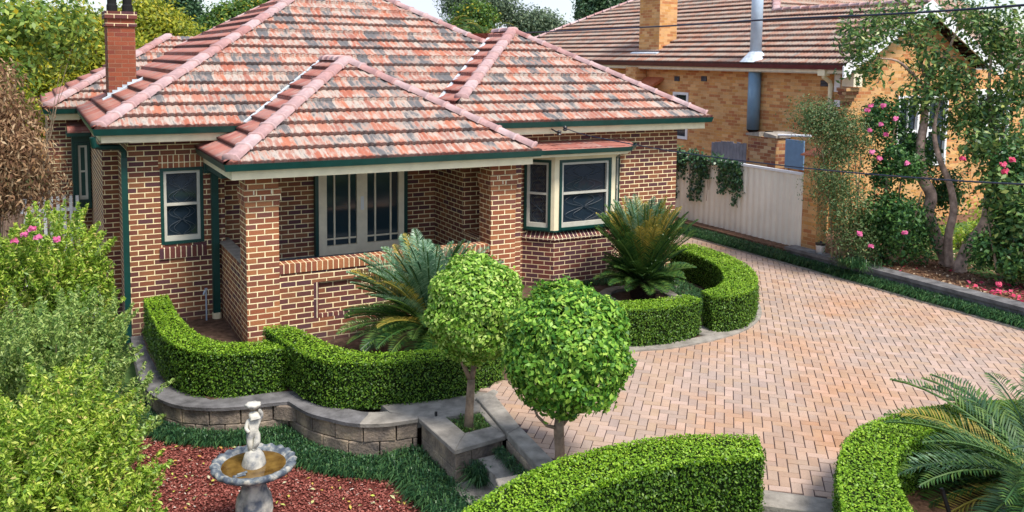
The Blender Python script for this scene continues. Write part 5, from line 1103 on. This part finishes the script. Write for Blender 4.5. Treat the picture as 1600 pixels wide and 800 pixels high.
crown(m2, [((15.15, -4.59, 3.58), (0.5, 0.5, 0.42)), ((15.53, -4.65, 5.09), (0.6, 0.6, 0.55)), ((15.57, -5.0, 4.22), (0.5, 0.5, 0.6)), ((14.92, -4.65, 3.02), (0.45, 0.4, 0.3)), ((15.17, -5.26, 3.01), (0.4, 0.4, 0.5))], 'magnolia', .13, 36, .2, 13)
cm = empty('camellia_bush', (13.81, -3.69, 0.48), 'tall camellia bush with scattered pink blossoms left of the bent trunk', 'bush')
poly_trunk(cm, [([(13.81, -3.69, 0.6), (13.73, -3.54, 1.6), (13.88, -3.41, 2.49), (14.05, -3.41, 3.4)], [.035, .028, .012]), ([(13.84, -3.7, 0.6), (13.9, -3.64, 1.48), (14.13, -3.56, 2.37)], [.035, .028, .012]), ([(13.79, -3.67, 0.6), (13.61, -3.5, 1.34), (13.61, -3.3, 2.1)], [.035, .028, .012]), ([(13.85, -3.71, 0.6), (14.18, -3.81, 1.35), (14.46, -3.78, 1.98)], [.035, .028, .012])], 'bark')
crown(cm, [((14.12, -3.21, 3.38), (0.5, 0.45, 0.45)), ((14.02, -3.49, 2.49), (0.55, 0.5, 0.5)), ((13.53, -3.55, 1.62), (0.45, 0.4, 0.42)), ((14.76, -3.51, 2.73), (0.4, 0.4, 0.45)), ((14.49, -3.5, 1.41), (0.45, 0.4, 0.4)), ((15.49, -3.63, 1.9), (0.4, 0.4, 0.45))], 'camellia', .085, 75, .15, 15, .55)
blossoms(cm, [(12.86, -3.74, 3.76), (13.08, -3.86, 3.76), (12.81, -3.72, 3.67), (13.03, -3.87, 3.4), (12.84, -3.78, 3.29), (12.86, -3.83, 2.87), (12.98, -3.91, 2.75), (12.6, -3.85, 1.3), (12.78, -3.97, 1.07), (13.36, -4.26, 1.33), (13.45, -4.18, 2.66), (13.28, -4.0, 3.52), (13.11, -3.93, 3.21)], 'petal_pink', .065)
rc_ = empty('camellia_bush', (14.07, -5.72, 0.48), 'red flowering camellia bush low at the right edge under the trees', 'bush')
poly_trunk(rc_, [([(14.07, -5.72, 0.75), (14.28, -5.43, 1.26), (14.4, -5.2, 1.82)], [.03, .02, .01]), ([(14.09, -5.74, 0.75), (14.44, -5.75, 1.31), (14.73, -5.58, 2.22)], [.03, .02, .01])], 'bark')
crown(rc_, [((14.33, -5.35, 1.12), (0.38, 0.35, 0.35)), ((14.61, -5.68, 1.76), (0.42, 0.4, 0.5)), ((14.38, -5.87, 0.98), (0.35, 0.3, 0.3)), ((14.79, -5.34, 2.55), (0.35, 0.35, 0.4))], 'camellia', .09, 70, .15, 15, .55)
blossoms(rc_, [(13.7, -5.91, 2.82), (13.72, -5.94, 2.7), (13.56, -6.05, 0.72), (13.85, -5.98, 2.9), (13.86, -5.04, 2.83)], 'petal_red', .07)
nd = empty('nandina_bush', (12.91, -3.18, 0.48), 'feathery many stemmed bush between the gate pier and the camellia', 'bush')
poly_trunk(nd, [([(12.82, -3.02, 0.64), (12.82, -2.92, 1.57), (12.8, -2.67, 2.79)], [.02, .016, .008]), ([(12.89, -3.06, 0.64), (12.94, -2.99, 1.57), (12.92, -2.73, 2.79)], [.02, .016, .008]), ([(12.96, -3.1, 0.64), (13.07, -3.06, 1.57), (13.03, -2.8, 2.79)], [.02, .016, .008]), ([(13.03, -3.13, 0.64), (13.06, -3.05, 1.57), (13.15, -2.86, 2.79)], [.02, .016, .008]), ([(13.1, -3.17, 0.64), (13.18, -3.12, 1.58), (13.26, -2.92, 2.79)], [.02, .016, .008]), ([(13.16, -3.21, 0.65), (13.31, -3.19, 1.58), (13.38, -2.98, 2.8)], [.02, .016, .008]), ([(13.23, -3.25, 0.65), (13.3, -3.19, 1.58), (13.49, -3.05, 2.8)], [.02, .016, .008])], 'bark')
crown(nd, [((13.04, -2.51, 3.36), (0.65, 0.58, 0.32)), ((13.36, -2.83, 3.04), (0.61, 0.58, 0.51)), ((12.87, -2.89, 2.22), (0.43, 0.43, 0.58)), ((12.97, -3.24, 1.61), (0.51, 0.43, 0.58)), ((12.9, -2.29, 3.51), (0.43, 0.43, 0.22)), ((13.15, -3.28, 1.02), (0.43, 0.43, 0.36))], 'nandina', .058, 60, .2, 30, .4)
gs = shrub('lawn_shrub', (17.3, -3.68, 0.48), [((17.42, -3.57, 1.12), (.9, .5, .45)), ((16.85, -3.06, 0.72), (.6, .5, .3))], 'bright lime shrub seen behind the tree trunks', 'shrub', 'lilly', .09, 60, .16, 9)
tufts('agapanthus', [tuple(q) + (.5,) for q in rng.normal((12.9, -3.54), (.12, .15), (60, 2))], .3, 'mondo', 'grassy dark tuft at the foot of the camellia stems', 10)
tag(MB().tube(smooth_line([(7.05, -11.15, 5.19), (7.68, -9.77, 5.19), (7.99, -8.0, 5.18), (8.32, -5.54, 5.2), (8.78, -1.79, 5.19), (9.66, 6.31, 5.24), (10.84, 14.84, 5.43), (12.48, 25.42, 5.75)], 5), .014, 6).build('power_cable', M['wire']), 'long dark overhead cable crossing above both roofs', 'cable')
tag(MB().tube(smooth_line([(7.34, -1.5, 3.3), (7.31, -2.45, 3.23), (7.73, -4.29, 3.12), (7.51, -7.03, 3.2), (6.9, -9.19, 3.37), (6.13, -10.81, 3.56), (5.42, -12.12, 3.76)], 5), .009, 6).build('service_cable', M['wire']), 'service cable running from the wall bracket down across the drive to the right', 'cable')
# small things on the left side of the house
tp = empty('garden_tap', (1.02, -.12, .12), 'thin grey standpipe tap against the brick wall left of the porch', 'tap')
MB().tube([(1.15, -.12, .10), (1.15, -.12, .62)], .013, 8).build('pipe', M['metal'], tp); MB().tube([(1.15, -.12, .62), (1.12, -.15, .63), (1.10, -.17, .58)], .014, 8).box((1.13, -.135, .64), (1.17, -.105, .67)).build('spout', M['metal'], tp)
ac = empty('air_conditioner', (-.55, 2.3, -.33), 'pale grey outdoor air conditioning unit on the side path behind the shrubs', 'air conditioner')
MB().box((-.62, 2.2, -.25), (-.30, 3.0, .92)).build('casing', M['white'], ac); MB().box((-.64, 2.18, .925), (-.28, 3.02, .96)).build('top_panel', M['metal'], ac)
pf = empty('picket_fence', (-1.3, 5.0, -.33), 'short white picket fence at the back of the side path', 'fence')
pk = MB()
for i in range(9): pk.box((-1.55 + i * .12, 5.0, -.3), (-1.49 + i * .12, 5.02, 1.62))
pk.build('pickets', M['white'], pf); MB().box((-1.6, 5.022, 1.30), (-.5, 5.04, 1.37)).build('rail', M['white'], pf)
pc = MB().box((2.86, -5.80, .19), (2.885, -5.775, .30)); tag(pc.build('garden_light', M['black']), 'tiny dark garden light peg at the back corner of the planter', 'garden light')
for o in list(COL.objects):
    if o.parent is None and o.type in ('MESH',) and 'label' not in o and o.get('kind') is None: print('UNTAGGED', o.name)

# extra low planting on the right
ex = shrub('camellia_bush', (13.9, -3.3, .48), [((13.75, -3.35, 1.0), (.5, .45, .45)), ((14.2, -3.7, 1.25), (.5, .45, .6)), ((13.5, -3.9, 1.5), (.35, .35, .5))], 'low dark camellia at the foot of the stems beside the gate pier', 'bush', 'camellia', .085, 90, .16, 14)
ex = shrub('laurel_bush', (14.6, -5.9, .48), [((14.6, -5.8, 1.3), (.45, .5, .75)), ((14.9, -6.3, 1.6), (.5, .5, .8)), ((14.7, -5.4, 2.3), (.4, .4, .5))], 'glossy dark bush behind the low limb at the right edge', 'bush', 'magnolia', .12, 60, .17, 13)
